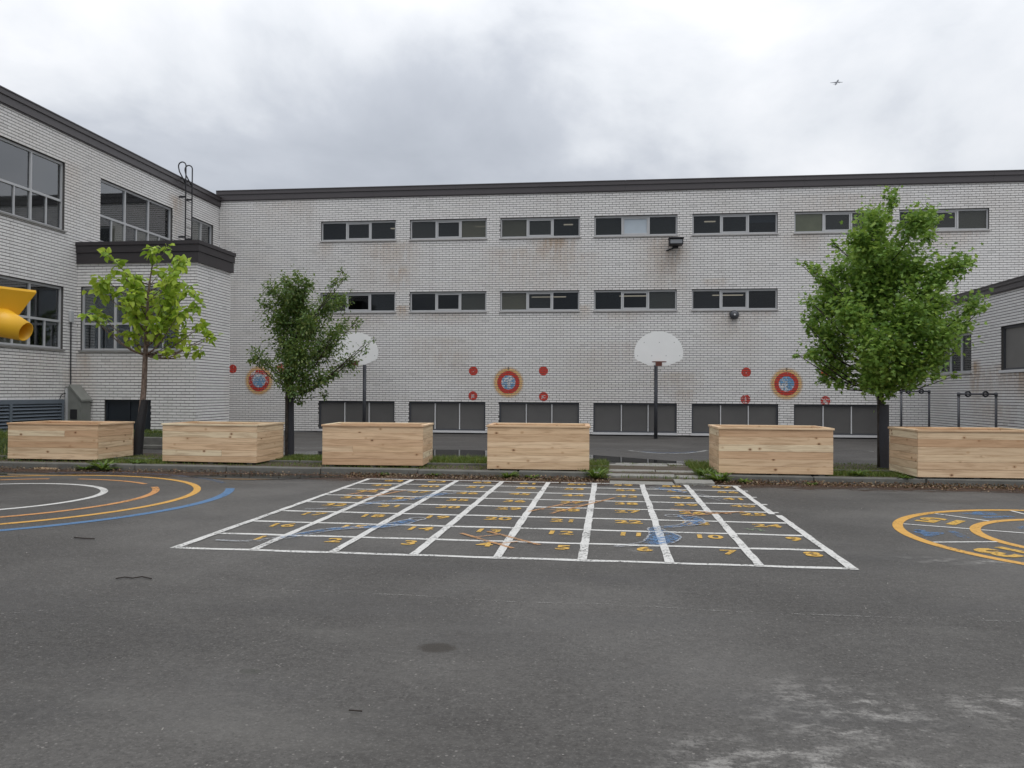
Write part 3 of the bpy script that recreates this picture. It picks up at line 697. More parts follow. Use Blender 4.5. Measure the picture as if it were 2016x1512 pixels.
def text_mesh(s, size, m, bold=.02):
    cu = bpy.data.curves.new('glyph', 'FONT'); cu.body = s; cu.size = size; cu.offset = bold*size; cu.align_x = 'CENTER'; cu.align_y = 'CENTER'; cu.resolution_u = 3
    o = bpy.data.objects.new('glyph', cu); COL.objects.link(o); bpy.context.view_layer.update()
    me = bpy.data.meshes.new_from_object(o); bpy.data.objects.remove(o); bpy.data.curves.remove(cu)
    me.materials.clear(); me.materials.append(m); return me
def wall_text(s, x, z, size, m, parent, lift=.006):
    base = wpos(parent); o = link('painted_letters', text_mesh(s, size, m), parent, Vector((x, D-lift, z))-base); o.rotation_euler = (R(90), 0, 0); return o
DISCS = [(-4.89, 2.28, 'red', '-', 'plain red disc above the second basement window', 'upper left'), (-2.35, 2.29, 'red', '', 'red disc right of the blue centred ring', ''),
         (-4.90, 1.38, 'red', 'JE', 'red disc with white letters touching the second basement window', ''), (-2.34, 1.37, 'red', 'JC', 'red disc with white letters right over the third basement window', ''),
         (4.70, 2.26, 'red', '-', 'clean red disc left of the ring beside the maple', ''), (7.36, 2.27, 'red', '', 'clean red disc at the edge of the maple leaves', ''),
         (4.68, 1.32, 'redworn', 'S', 'flaking red disc over the fifth basement window', ''), (7.34, 1.29, 'redworn', 'TC', 'flaking red disc over the sixth basement window', ''),
         (-14.04, 2.33, 'red', '', 'red disc beside the corner of the low block', ''), (-12.13, 2.38, 'redworn', '', 'faded red disc behind the leaves of the pear tree', '')]
for (x, z, m_, s, lab, _) in DISCS:
    t = thing('painted_disc', lab+' on white brick', 'painted disc', (x, D, z), 'red discs painted on the brick wall')
    obj('red_patch', wall_paint(x, z, 0, .165, .0025, 28), M[m_], t)
    if s: wall_text(s, x, z-.01, .15, M['chip'], t)
for (x, z, m_, s, lab) in ((-13.0, 1.90, 'redworn', '', 'flaking red ring with faded blue centre by the low block'), (-3.61, 1.87, 'red', '5', 'bright red ring with orange glow and blue centre in the middle of the wall'), (6.05, 1.86, 'red', '3', 'red ring with blue centre and orange glow beside the maple')):
    t = thing('painted_target', lab, 'painted target', (x, D, z), 'ring targets painted on the brick wall')
    obj('outer_ring', wall_paint(x, z, .26, .405, .0035), M[m_], t)
    obj('blue_centre', wall_paint(x, z, 0, .258, .003), M['sky'], t)
    obj('orange_halo', wall_paint(x, z, .406, .66, .0025), M['halo'], t)
    if s: wall_text(s, x, z+.50, .13, M['ink'], t); wall_text('2' if s == '5' else '5', x, z, .2, M['chip'], t)
    if m_ == 'red':
        q = MB(); q.tube([(x, D-.004, z+.02), (x, D-.012, z+.02)], .018, 8); obj('centre_bolt', q, M['ink'], t)

# roof ladder on the left wing
ld = thing('roof_ladder', 'black steel roof ladder with two looped handrails on the left wing', 'ladder', (XL+.22, 26.0, 5.5))
def rail(y):
    x = XL+.24; pts = [(x, y, 3.2), (x, y, 8.9), (x, y, 9.18)]
    for k in range(1, 12):
        a = math.pi*k/11; pts.append((x-.135+.135*math.cos(a), y, 9.18+.135*math.sin(a)))
    pts += [(x-.265, y, 9.12), (x-.23, y, 8.98), (x-.02, y, 8.60)]
    return MB().tube(pts, .022, 8)
for y in (25.68, 26.1): obj('rail', rail(y), M['black'], ld, True)
for k in range(18):
    z = 3.5+.3*k; obj('rung', MB().tube([(XL+.24, 25.70, z), (XL+.24, 26.08, z)], .011, 6), M['black'], ld)
for z in (6.75, 8.12):
    for y in (25.68, 26.1): obj('standoff', MB().box(XL, XL+.24, y-.02, y+.02, z-.03, z+.03), M['black'], ld)

# louvre, hatch box, conduit at the foot of the left wing
lv = thing('ventilation_louvre', 'wide blue grey ventilation louvre low on the left wing', 'louvre', (XL, 17.5, .2))
f = MB(); ya, yb = 15.2, 19.92
fbox(f, PL, ya-Y0L, yb-Y0L, .004, .08, 1.14, 1.25); fbox(f, PL, ya-Y0L, yb-Y0L, .004, .08, .20, .26)
for y in (ya+.04, 17.98, yb-.06): fbox(f, PL, y-.04-Y0L, y+.04-Y0L, .004, .085, .26, 1.14)
obj('frame', f, M['louvre'], lv)
f = MB(); fbox(f, PL, ya+.05-Y0L, yb-.07-Y0L, .003, .012, .26, 1.14); obj('backing', f, M['louvred'], lv)
for (a, b) in ((ya+.085, 17.935), (18.025, yb-.105)):
    for k in range(10):
        z = .28+k*.086; s = MB()
        s.add([PL(u, d, zz) for u in (a-Y0L, b-Y0L) for d, zz in ((.016, z+.075), (.024, z+.082), (.078, z+.026), (.07, z+.018))], [(0,1,2,3), (4,7,6,5), (0,4,5,1), (1,5,6,2), (2,6,7,3), (3,7,4,0)])
        obj('slat', s, M['louvre'], lv)
hb = thing('equipment_hatch', 'grey metal box with sloping lid in the corner of the left wing', 'box', (-14.3, 20.25, .3))
f = MB(); f.poly_prism([(XL+.02, .25), (-14.16, .25), (-14.16, 1.20), (XL+.16, 1.60), (XL+.02, 1.60)], 20.02, 20.44); obj('body', f, M['cab'], hb)
f = MB(); f.add([(XL+.14, y, z) for y in (19.99, 20.46) for z in (1.605, 1.655)]+[(-14.12, y, z) for y in (19.99, 20.46) for z in (1.195, 1.245)], [(0,1,3,2), (4,6,7,5), (0,4,5,1), (2,3,7,6), (1,5,7,3), (0,2,6,4)]); obj('lid', f, M['cab'], hb)
f = MB(); f.box(-14.45, -14.26, 20.0, 20.02, .72, .98); obj('vent_grille', f, M['louvred'], hb)
f = MB(); f.box(XL+.03, XL+.10, 19.985, 20.02, .3, 1.55); obj('edge_trim', f, M['alu'], hb)
cd = thing('wall_conduit', 'thin black cable pipe rising up the left wing beside the low block', 'pipe', (XL+.03, 20.2, 1.6))
obj('cable_pipe', MB().tube([(XL+.03, 20.22, 1.6), (XL+.03, 20.2, 3.35)], .016, 8), M['black'], cd)
obj('end_box', MB().bbox(XL+.002, XL+.08, 20.13, 20.26, 3.35, 3.66, .01), M['alu'], cd)
obj('cable_loop', MB().tube([(XL+.03, 20.1, 1.36), (XL+.05, 19.95, 1.42), (XL+.06, 19.8, 1.36), (XL+.05, 19.74, 1.2), (XL+.03, 19.74, .9)], .012, 6), M['black'], cd)

# ------------------------------------------------------------------ grass banks at the foot of the left buildings
g = MB(); g.add([(XL+.01, 8, .42), (-13.5, 8, .40), (-12.9, 8, .005), (XL+.01, 20.49, .42), (-13.5, 20.05, .40), (-12.9, 19.85, .005), (-10.9, 20.49, .36), (-10.9, 20.05, .34), (-10.9, 19.85, .005), (-10.5, 20.49, .004), (-10.5, 19.9, .004)],
      [(0,1,4,3), (1,2,5,4), (3,4,7,6), (4,5,8,7), (6,7,10,9), (7,8,10)])
structure('grass_bank', g, M['turf'])
cb = tag(link('concrete_edging', None), kind='structure')
for (x0, x1, y, z) in ((-12.8, -10.9, 19.72, .27), (-12.8, -10.9, 19.2, .10)):
    obj('edging_block', MB().bbox(x0, x1, y, y+.22, 0.004, z, .012), M['kerb'], cb)

# ------------------------------------------------------------------ planted strip, kerb, crossing
KY = 14.0
def strip(x0, x1):
    return [(x0, KY+.16, .10), (x1, KY+.16, .10), (x1, 16.6, .12), (x0, 16.6, .12), (x1, 17.5, .004), (x0, 17.5, .004)]
g = MB()
for (x0, x1) in ((-30, -.15), (1.62, 26)): g.add(strip(x0, x1), [(0,1,2,3), (3,2,4,5)])
g.add([(-.15, KY+.16, .03), (1.62, KY+.16, .03), (1.62, 16.6, .015), (-.15, 16.6, .015), (1.62, 17.2, .003), (-.15, 17.2, .003), (1.62, 13.75, .003), (-.15, 13.75, .003)], [(0,1,2,3), (3,2,4,5), (7,6,1,0)])
structure('planting_strip', g, M['soil'])
kb = tag(link('kerb', None), kind='structure')
ks = []
x = -16.0
while x < 13:
    if -.3 < x+.9 < 1.7: x = 1.62; continue
    x1 = x+1.8
    if x < -.15 < x1: x1 = -.15
    q = MB().bbox(x+.006, x1-.006, KY+random.uniform(-.012, .012), KY+.16, -.05, .12+random.uniform(-.006, .006), .018)
    obj('kerb_stone', q, M['kerb'], kb); x = x1
    if x >= -.15 and x < 1.6: x = 1.62
ed = tag(link('strip_edging', None), kind='structure')
for x in np.arange(-16, 12, 2.0):
    if -2 < x < 1.6: continue
    obj('edging_board', MB().bbox(x+.01, x+1.98, 15.02, 15.07, .06, .15, .006), M['kerb'], ed)
cw = thing('timber_crossing', 'low crossing of weathered grey planks over the strip between two planters', 'crossing', (.7, 15.2, 0))
cr_rows = [(13.30, 13.78, .0, 1.72, .035), (13.95, 14.38, -.06, 1.70, .085), (14.55, 14.95, -.14, 1.64, .105), (15.14, 15.50, -.1, 1.70, .10), (15.70, 16.06, -.02, 1.68, .085), (16.30, 16.85, .12, 1.5, .06)]
g = MB()
for (r0, r1) in zip(cr_rows, cr_rows[1:]): g.box(min(r0[2], r1[2])+.02, max(r0[3], r1[3])-.03, r0[1]-.09, r1[0]+.10, -.02, min(r0[4], r1[4])-.008+.018)
obj('soil_joint', g, M['soil'], cw)['kind'] = 'stuff'
for i, (ya, yb, xa, xb, z) in enumerate(cr_rows):
    cuts = [xa]+([xa+.35+random.random()*.9] if i % 2 else [xa+.9+random.random()*.3])+[xb]
    for a, b in zip(cuts, cuts[1:]):
        dz = random.uniform(-.02, .02); v = []; nseg = 7
        m_ = MB()
        fr_ = [ya+random.uniform(-.01, .12) for _ in range(nseg+1)]; bk = [yb+random.uniform(-.12, .03) for _ in range(nseg+1)]
        xs = [a+.01+(b-a-.02)*k/nseg for k in range(nseg+1)]
        n_ = nseg+1
        v = [(xs[k], fr_[k], z+dz-.012) for k in range(n_)]+[(xs[k], fr_[k]+.03, z+dz) for k in range(n_)]+[(xs[k], bk[k], z+dz+.004) for k in range(n_)]+[(xs[k], fr_[k], -.02) for k in range(n_)]+[(xs[k], bk[k], -.02) for k in range(n_)]
        f = []
        for k in range(nseg):
            f += [(k, k+1, n_+k+1, n_+k), (n_+k, n_+k+1, 2*n_+k+1, 2*n_+k), (3*n_+k, 3*n_+k+1, k+1, k), (2*n_+k, 2*n_+k+1, 4*n_+k+1, 4*n_+k)]
        for k in (0, nseg): f.append((k, n_+k, 2*n_+k, 4*n_+k, 3*n_+k))
        obj('plank', m_.add(v, f), M['slab'], cw)

# gutter dirt, puddles, seam
g = MB(); n_ = 60
v = []
for k in range(n_+1):
    x = -14+24*k/n_
    v += [(x, 13.0+.08*math.sin(x*1.7), .0025), (x, 14.02, .003)]
g.add(v, [(2*k, 2*k+2, 2*k+3, 2*k+1) for k in range(n_)])
structure('gutter_dirt', g, M['dirt'])
def puddle(pts, z=.006, sub=6):
    n = len(pts); out = []
    for i in range(n):
        p0, p1, p2, p3 = [Vector((*pts[(i+k-1) % n], 0)) for k in range(4)]
        for s in range(sub):
            t = s/sub
            q = .5*((2*p1)+(-p0+p2)*t+(2*p0-5*p1+4*p2-p3)*t*t+(-p0+3*p1-3*p2+p3)*t**3)
            out.append((q.x+random.uniform(-.02, .02), q.y+random.uniform(-.01, .01), z))
    return MB().add(out, [tuple(range(len(out)))])
structure('puddle', puddle([(-9.5, 18.2), (-6.5, 17.55), (-3, 17.54), (0, 17.53), (1.55, 17.56), (1.9, 17.75), (1.25, 18.25), (.4, 18.9), (-.6, 19.6), (-2.2, 20.2), (-4, 20.55), (-5.6, 20.0), (-7.5, 19.2)]), M['water'])
structure('puddle', puddle([(-7.3, 13.25), (-6.3, 12.85), (-5.7, 13.0), (-5.2, 13.3), (-4.6, 13.62), (-5.6, 13.78), (-6.6, 13.72)]), M['water'])
structure('puddle', puddle([(-11.2, 13.1), (-10.4, 12.9), (-9.6, 13.02), (-9.4, 13.2), (-10.2, 13.35), (-11.0, 13.3)]), M['water'])
g = MB(); pts = [GP(*q) for q in ((-40, 1212), (120, 1200), (300, 1176), (420, 1162), (600, 1164), (800, 1172), (1016, 1186), (1200, 1190), (1450, 1205), (1700, 1214), (2060, 1226))]
for a, b in zip(pts, pts[1:]): g.add([(a.x, a.y-.012, .003), (b.x, b.y-.012, .003), (b.x, b.y+.012, .003), (a.x, a.y+.012, .003)], [(0,1,2,3)])
structure('pavement_seam', g, paint_mat('faded_seam', (.30, .29, .27), .53, .5, .8, 30))

# ------------------------------------------------------------------ markings on the asphalt
def ribbon(pts, wd, z, mb=None):
    mb = mb or MB(); pts = [Vector((p[0], p[1], 0)) for p in pts]; v = []
    for i, p in enumerate(pts):
        d = (pts[min(i+1, len(pts)-1)]-pts[max(i-1, 0)]).normalized(); nrm = Vector((-d.y, d.x, 0)); w_ = wd[i] if hasattr(wd, '__len__') else wd
        a, b = p+nrm*w_/2, p-nrm*w_/2; v += [(a.x, a.y, z), (b.x, b.y, z)]
    return mb.add(v, [(2*i, 2*i+1, 2*i+3, 2*i+2) for i in range(len(pts)-1)])
def arc(c, r, a0, a1, wd, z, n=72, mb=None):
    return ribbon([(c[0]+r*math.cos(a0+(a1-a0)*k/n), c[1]+r*math.sin(a0+(a1-a0)*k/n)) for k in range(n+1)], wd, z, mb)

gridt = thing('number_grid', 'white painted grid of numbered squares with chalk snakes and ladders', 'painted game', (-1, 10.3, 0))
XS = [-4.10+.7725*k for k in range(9)]
YS = [7.21, 8.01, 8.82, 9.64, 10.48, 11.22, 11.97, 12.73, 13.40]
for i, y in enumerate(YS):
    m_ = MB(); pts = []
    for k in range(33):
        x = XS[0]-.05+(XS[-1]-XS[0]+.1)*k/32; pts.append((x, y+.007*math.sin(x*7+i*2)+random.uniform(-.003, .003)))
    ribbon(pts, [.076+random.uniform(-.012, .012) for _ in pts], .004, m_); obj('grid_line', m_, M['wpaint'], gridt)
for j, x in enumerate(XS):
    jog = -.06 if j >= 7 else 0
    for (ya, yb, dx) in ((YS[0], YS[4]-.25, 0), (YS[4]-.25 if not jog else YS[4]-.18, YS[-1], jog)):
        m_ = MB(); pts = [(x+dx+random.uniform(-.004, .004), ya+(yb-ya)*k/16) for k in range(17)]
        ribbon(pts, [.080+random.uniform(-.010, .010) for _ in pts], .0075, m_)
        if dx == 0 and ya == YS[0] or ya != YS[0]: obj('grid_line', m_, M['wpaint'], gridt)
digit_cache = {}
for r_ in range(8):
    for c in range(8):
        n = r_*8+(c+1 if r_ % 2 == 0 else 8-c); s = str(n)
        me = text_mesh(s, .325, M['num'], .026)
        px = XS[c+1]-(.19 if len(s) == 1 else .29)+random.uniform(-.02, .02); py = YS[r_+1]-.225+random.uniform(-.02, .02)
        o = link('painted_number', me, gridt, Vector((px, py, .0055))-wpos(gridt), random.uniform(-.06, .06)); o.scale = (1.0, .92, 1)
def chalk(name, px, wd, m, z):
    P = [GP(*q) for q in px]; pts = []
    for i in range(len(P)-1):                        # smooth curve through the traced points
        p0, p1, p2, p3 = P[max(i-1, 0)], P[i], P[i+1], P[min(i+2, len(P)-1)]
        for k in range(6):
            t = k/6; q = .5*((2*p1)+(-p0+p2)*t+(2*p0-5*p1+4*p2-p3)*t*t+(-p0+3*p1-3*p2+p3)*t**3); pts.append((q.x, q.y))
    pts.append((P[-1].x, P[-1].y)); n = len(pts)
    if hasattr(wd, '__len__'): wd = [float(np.interp(i/(n-1), np.linspace(0, 1, len(wd)), wd)) for i in range(n)]
    return pts, wd
def snake(px, wd, fill):
    pts, w_ = chalk('snake', px, wd, None, 0); n = len(pts)
    k = fill; seg = pts[k[0]*n//100:k[1]*n//100]; ws = w_[k[0]*n//100:k[1]*n//100]
    fillo = obj('chalk_snake', ribbon(seg, ws, .0105), M['chalkb'], gridt)
    m_ = MB()
    for s in (1, -1):
        off = []
        for i, p in enumerate(pts):
            a, b = pts[max(i-1, 0)], pts[min(i+1, n-1)]; d = Vector((b[0]-a[0], b[1]-a[1])); d = d.normalized() if d.length else Vector((1, 0))
            off.append((p[0]-d.y*s*w_[i]/2, p[1]+d.x*s*w_[i]/2))
        ribbon(off, .022, .0125, m_)
    h = pts[-1]; arc(h, w_[-1]*.8, 0, 2*math.pi, .022, .0128, 16, m_)
    obj('chalk_outline', m_, M['chalkw'], gridt)
snake([(425,1065),(480,1067),(530,1064),(570,1058),(612,1050),(650,1044),(700,1040),(750,1038),(790,1031),(822,1023)], [.02,.04,.10,.13,.14,.14,.14,.18,.22,.12], (30, 98))
snake([(600,1004),(650,1002),(700,997),(740,990),(780,987),(830,981),(860,975),(885,972)], [.03,.06,.1,.12,.12,.16,.2,.12], (35, 98))
snake([(1210,1078),(1262,1073),(1295,1068),(1308,1058),(1296,1048),(1290,1042),(1310,1039),(1345,1036),(1368,1030),(1362,1022),(1345,1018),(1325,1017)], [.03,.12,.3,.34,.2,.14,.10,.12,.22,.24,.16,.12], (12, 96))
snake([(1425,987),(1400,981),(1370,974),(1335,968),(1310,964),(1290,961)], [.12,.1,.1,.14,.22,.1], (50, 98))
def ladder(r1, r2, nr, m='chalko', ofs=(0, 0)):
    a0, a1 = GP(*r1[0]), GP(*r1[1]); b0, b1 = GP(*r2[0]), GP(*r2[1]); m_ = MB()
    ribbon([a0, a1], .05, .009, m_); ribbon([b0, b1], .05, .009, m_)
    for k in range(nr):
        t = (k+.6)/(nr+.2); p, q = a0.lerp(a1, t), b0.lerp(b1, t); ribbon([p, q], .032, .0098+.0002*k, m_)
    obj('chalk_ladder', m_, M[m], gridt)
ladder(((908,1051),(1010,1081)), ((960,1047),(1062,1074)), 2)
ladder(((1041,1008),(1135,988)), ((1084,1012),(1210,981)), 3)
ladder(((1320,1003),(1440,1013)), ((1345,1017),(1465,1008)), 3)
ladder(((683,975),(757,962)), ((710,983),(800,966)), 3)
obj('chalk_scribble', ribbon([(GP(*q).x, GP(*q).y) for q in ((1468,1042),(1480,1045),(1490,1041),(1502,1047))], .06, .0085), paint_mat('green_chalk', (.22, .30, .17), .5, .7), gridt)

LC = (-8.80, 10.20)
rt = thing('ring_track', 'set of concentric painted rings in white orange yellow and blue on the left', 'painted game', (LC[0], LC[1], 0))
for r_, m_, wd, z in ((1.62, 'wpaint', .10, .004), (2.32, 'opaint', .10, .004), (2.90, 'ypaint', .105, .004), (3.37, 'bpaint', .13, .004)):
    q = MB()
    if m_ == 'opaint': arc(LC, r_, R(-230), R(40), wd, z, 90, q); arc(LC, r_, R(52), R(92), wd*.8, z, 20, q); arc(LC, r_, R(104), R(126), wd, z, 20, q)
    elif m_ == 'bpaint': arc(LC, r_, R(-140), R(27), wd, z, 80, q)
    else: arc(LC, r_, 0, 2*math.pi, wd, z, 110, q)
    obj('painted_ring', q, M[m_], rt)
obj('painted_ring', arc(LC, 3.37, R(40), R(215), .09, .004, 70), M['bworn'], rt)

RC = (5.38, 9.02)
dt = thing('number_circle', 'yellow painted circle with white spokes and numbers on the right', 'painted game', (RC[0], RC[1], 0))
obj('painted_ring', arc(RC, 2.19, 0, 2*math.pi, .11, .004, 110), M['ypaint'], dt)
obj('painted_ring', arc(RC, 1.41, 0, 2*math.pi, .11, .004, 80), M['ypaint'], dt)
SP = [95, 127, 158.5, 190.5, 222.5, 254, 286, 318, 350, 22, 58]
for a in SP:
    ca, sa = math.cos(R(a)), math.sin(R(a))
    obj('painted_spoke', ribbon([(RC[0]+1.46*ca, RC[1]+1.46*sa), (RC[0]+2.13*ca, RC[1]+2.13*sa)], .05, .005), M['wpaint'], dt)
for a in (95, 159, 222, 286, 350, 42):
    ca, sa = math.cos(R(a)), math.sin(R(a))
    obj('painted_spoke', ribbon([(RC[0]+.3*ca, RC[1]+.3*sa), (RC[0]+1.35*ca, RC[1]+1.35*sa)], .05, .005), M['wpaint'], dt)
for k in range(11):
    a0 = SP[k]; a1 = SP[(k+1) % 11]; a1 += 360 if a1 < a0 else 0
    am = (a0+a1)/2; n = 16-k; n = n if n > 0 else n+11
    blue = n % 2 == 0; rr_ = 1.79
    me = text_mesh(str(n), .56, M['bworn' if False else 'chalkb'] if blue else M['num'], .045)
    o = link('painted_number', me, dt, Vector((RC[0]+rr_*math.cos(R(am)), RC[1]+rr_*math.sin(R(am)), .0052))-wpos(dt), R(am)); o.scale = (1.0, 1.0, 1)
for am, s, m_ in ((127, '3', 'chalkb'), (191, '1', 'num')):
    o = link('painted_number', text_mesh(s, .56, M[m_], .045), dt, Vector((RC[0]+.95*math.cos(R(am)), RC[1]+.95*math.sin(R(am)), .0052))-wpos(dt), R(am))

# court markings behind the strip
ct = thing('court_marking', 'faded blue and white basketball arc on the rear asphalt', 'painted marking', (1.5, 21, 0))
obj('painted_arc', ribbon([(GP(*q).x, GP(*q).y) for q in ((1238,887),(1262,890),(1290,892.5),(1320,893.5),(1350,892.5),(1375,890),(1392,887))], .10, .0045), M['wworn'], ct)
obj('painted_fill', ribbon([(GP(*q).x, GP(*q).y) for q in ((1262,889),(1290,891),(1320,891.8),(1350,891),(1372,889))], .22, .0035), M['bworn'], ct)
ct2 = thing('court_marking', 'faded pale basketball line between second planter and third planter', 'painted marking', (-7.5, 21, 0))
obj('painted_arc', ribbon([(GP(*q).x, GP(*q).y) for q in ((545,877),(556,881),(600,882.5),(640,882))], .07, .0045), M['wworn'], ct2)
ct3 = thing('court_marking', 'short pale dash on the rear asphalt beside the maple trunk', 'painted marking', (5, 20, 0))
obj('painted_dash', ribbon([(GP(*q).x, GP(*q).y) for q in ((1712,888.5),(1724,890))], .07, .0045), M['wworn'], ct3)

# ------------------------------------------------------------------ planter boxes
def plank_mesh(L, h, t): return MB().bbox(-L/2, L/2, -t/2, t/2, -h/2, h/2, .0035).mesh('plank', M['wood'])
_pm = {}
def planter(FL, FR, depth, H, label, base=.15, seed=0):
    rr = random.Random(seed); FL, FR = Vector((*FL, 0)), Vector((*FR, 0)); Wd = (FR-FL).length; yaw = math.atan2(FR.y-FL.y, FR.x-FL.x)
    t = thing('planter_box', label, 'planter', (FL.x, FL.y, base), 'empty wooden planter boxes along the kerb', yaw)
    n = 6; rimh = .036; bh = (H-rimh)/n; th = .036
    def put(nm, me, x, y, z, rz=0): return link(nm, me, t, (x, y, z), rz)
    key = (round(Wd, 3), round(depth, 3), round(H, 3))
    lf = plank_mesh(Wd, bh-.003, th); sd_ = plank_mesh(depth-2*th, bh-.003, th)
    for k in range(n):
        z = bh*(k+.5); j = rr.uniform(-.0015, .0015)
        if rr.random() < .10:                        # a course of two shorter boards
            c = Wd*rr.uniform(.3, .7)
            put('plank', plank_mesh(c-.002, bh-.003, th), c/2, th/2+j, z); put('plank', plank_mesh(Wd-c-.002, bh-.003, th), c+(Wd-c)/2, th/2-j, z)
        else: put('plank', lf, Wd/2, th/2+j, z)
        put('plank', lf, Wd/2, depth-th/2, z)
        put('plank', sd_, th/2+j, depth/2, z, R(90)); put('plank', sd_, Wd-th/2-j, depth/2, z, R(90))
    z = H-rimh/2; o_ = .018; rw = .088
    a = plank_mesh(Wd+2*o_, rimh, rw); b = plank_mesh(depth+2*o_-2*rw-.004, rimh, rw)
    for nm, me, x, y, rz in (('rim_board', a, Wd/2, rw/2-o_, 0), ('rim_board', a, Wd/2, depth-rw/2+o_, 0), ('rim_board', b, rw/2-o_, depth/2, R(90)), ('rim_board', b, Wd-rw/2+o_, depth/2, R(90))): put(nm, me, x, y, z, rz)
    fl_ = MB().box(th+.002, Wd-th-.002, th+.002, depth-th-.002, .10, .13); link('base_board', fl_.mesh('base_board', M['wood']), t, (0, 0, 0))
    for x in (.12, Wd-.22, Wd/2-.05):
        s = MB().box(x, x+.1, .06, depth-.06, -.035, -.002); link('skid', s.mesh('skid', M['slab']), t, (0, 0, 0))
planter((-11.80,14.50), (-9.90,14.51), 1.20, .71, 'leftmost wooden planter box at the foot of the lime green tree', .14, 1)
planter((-8.56,14.52), (-6.63,14.46), 1.18, .73, 'wooden planter box between the lime green tree and the dark leaved tree', .14, 2)
planter((-5.30,14.36), (-3.42,14.48), 1.18, .75, 'wooden planter box right of the dark leaved tree', .14, 3)
planter((-2.16,14.12), (-.35,14.20), 1.20, .78, 'wooden planter box left of the timber crossing', .14, 4)
planter((1.87,14.10), (3.77,14.14), 1.16, .79, 'wooden planter box right of the timber crossing', .14, 5)
planter((5.08,14.00), (7.03,14.12), 1.16, .79, 'rightmost wooden planter box beside the maple trunk cut by the photo edge', .14, 6)

# ------------------------------------------------------------------ basketball hoops
def hoop(cx, label, post_dx=0.0):
    t = thing('basketball_hoop', label, 'basketball hoop', (cx, 26.9, 0), 'basketball hoops in front of the brick wall')
    pr = []
    for k in range(41):                              # fan outline: flat foot, round shoulders
        a = R(-18)+R(216)*k/40; pr.append((.79*math.cos(a), .04+.70*math.sin(a)))
    pr = [(x, max(z, -.20)) for x, z in pr]
    pr = [p for i, p in enumerate(pr) if i == 0 or p != pr[i-1]]
    poly = [(cx+x, 2.80+z) for x, z in pr]+[(cx-.34, 2.43), (cx+.34, 2.43)]
    b = MB().poly_prism(poly, 26.60, 26.63); obj('backboard', b, M['board'], t)
    m_ = MB()
    for x, z in ((-.47, .38), (.02, .38), (.5, .38), (-.68, -.06), (-.22, -.06), (.24, -.06), (.68, -.06)): m_.lathe([(.012, 0), (.012, -.006)], (cx+x, 26.599, 2.80+z), 8, 'y')
    obj('bolt_heads', m_, M['steel'], t)
    obj('rim', MB().torus((cx, 26.28, 2.53), .225, .013, 28, 8, 'z'), M['rim'], t, True)
    obj('rim_bracket', MB().box(cx-.10, cx+.10, 26.46, 26.60, 2.40, 2.545), M['rim'], t)
    m_ = MB().tube([(cx-.06+post_dx, 27.02, 0), (cx-.06+post_dx, 27.02, 2.75)], .06, 14); m_.tube([(cx-.06+post_dx, 27.0, 2.62), (cx-.02, 26.65, 2.66)], .045, 10); obj('post', m_, M['steel'], t, True)
    m_ = MB(); m_.box(cx-.3, cx-.26, 26.63, 26.66, 2.45, 3.2); m_.box(cx+.26, cx+.3, 26.63, 26.66, 2.45, 3.2); m_.box(cx-.3, cx+.3, 26.66, 26.69, 2.60, 2.66); obj('back_brace', m_, M['steel'], t)
hoop(1.59, 'basketball hoop with white fan board standing clear against the wall')
hoop(-8.66, 'basketball hoop with white fan board half behind the dark leaved tree', .25)

# bar frames by the right wing
def barframe(xa, xb, y, z, label):
    t = thing('bar_frame', label, 'exercise bar', ((xa+xb)/2, y, 0), 'pipe frames beside the right wing')
    for x in (xa, xb): obj('post', MB().tube([(x, y, 0), (x, y, z)], .032, 10), M['steel'], t, True)
    obj('cross_bar', MB().tube([(xa, y, z), (xb, y, z)], .026, 10), M['steel'], t, True)
    for x in (xa, xb): obj('elbow', MB().lathe([(.042, -.06), (.044, .03), (.02, .045)], (x, y, z), 10), M['steel'], t, True)
    for u in (.25, .72): obj('ring', MB().torus((xa+(xb-xa)*u, y, z), .062, .026, 16, 8, 'y'), M['black'], t, True)
barframe(9.12, 9.95, 26.5, 1.62, 'grey pipe frame with two black rings nearer the corner of the walls')
barframe(9.19, 10.12, 22.5, 1.54, 'grey pipe frame with two black rings in front of the rust stain')

# ------------------------------------------------------------------ yellow funnel toss game at the left edge
fb = thing('funnel_toss_game', 'yellow plastic funnel game with open spout reaching in at the left edge', 'playground game', (-9.43, 10.99, 0))
def ring4(c, s, z, rot): return [(c[0]+s*math.cos(rot+k*math.pi/2), c[1]+s*math.sin(rot+k*math.pi/2), z) for k in range(4)]
C0 = (-9.43, 10.99); rot = R(25)
top, top2, bot, bot2 = ring4(C0, .74, 3.03, rot), ring4(C0, .69, 3.03, rot), ring4(C0, .36, 2.40, rot), ring4(C0, .32, 2.44, rot)
lip = ring4(C0, .75, 2.995, rot)
v = top+top2+bot2+bot+lip; f = []
for k in range(4):
    j = (k+1) % 4; f += [(k, j, 4+j, 4+k), (4+k, 4+j, 8+j, 8+k), (12+k, 12+j, 16+j, 16+k), (16+k, 16+j, j, k)]
f += [(12, 15, 14, 13), (8, 9, 10, 11)]
obj('funnel', MB().add(v, f), M['yellow'], fb)
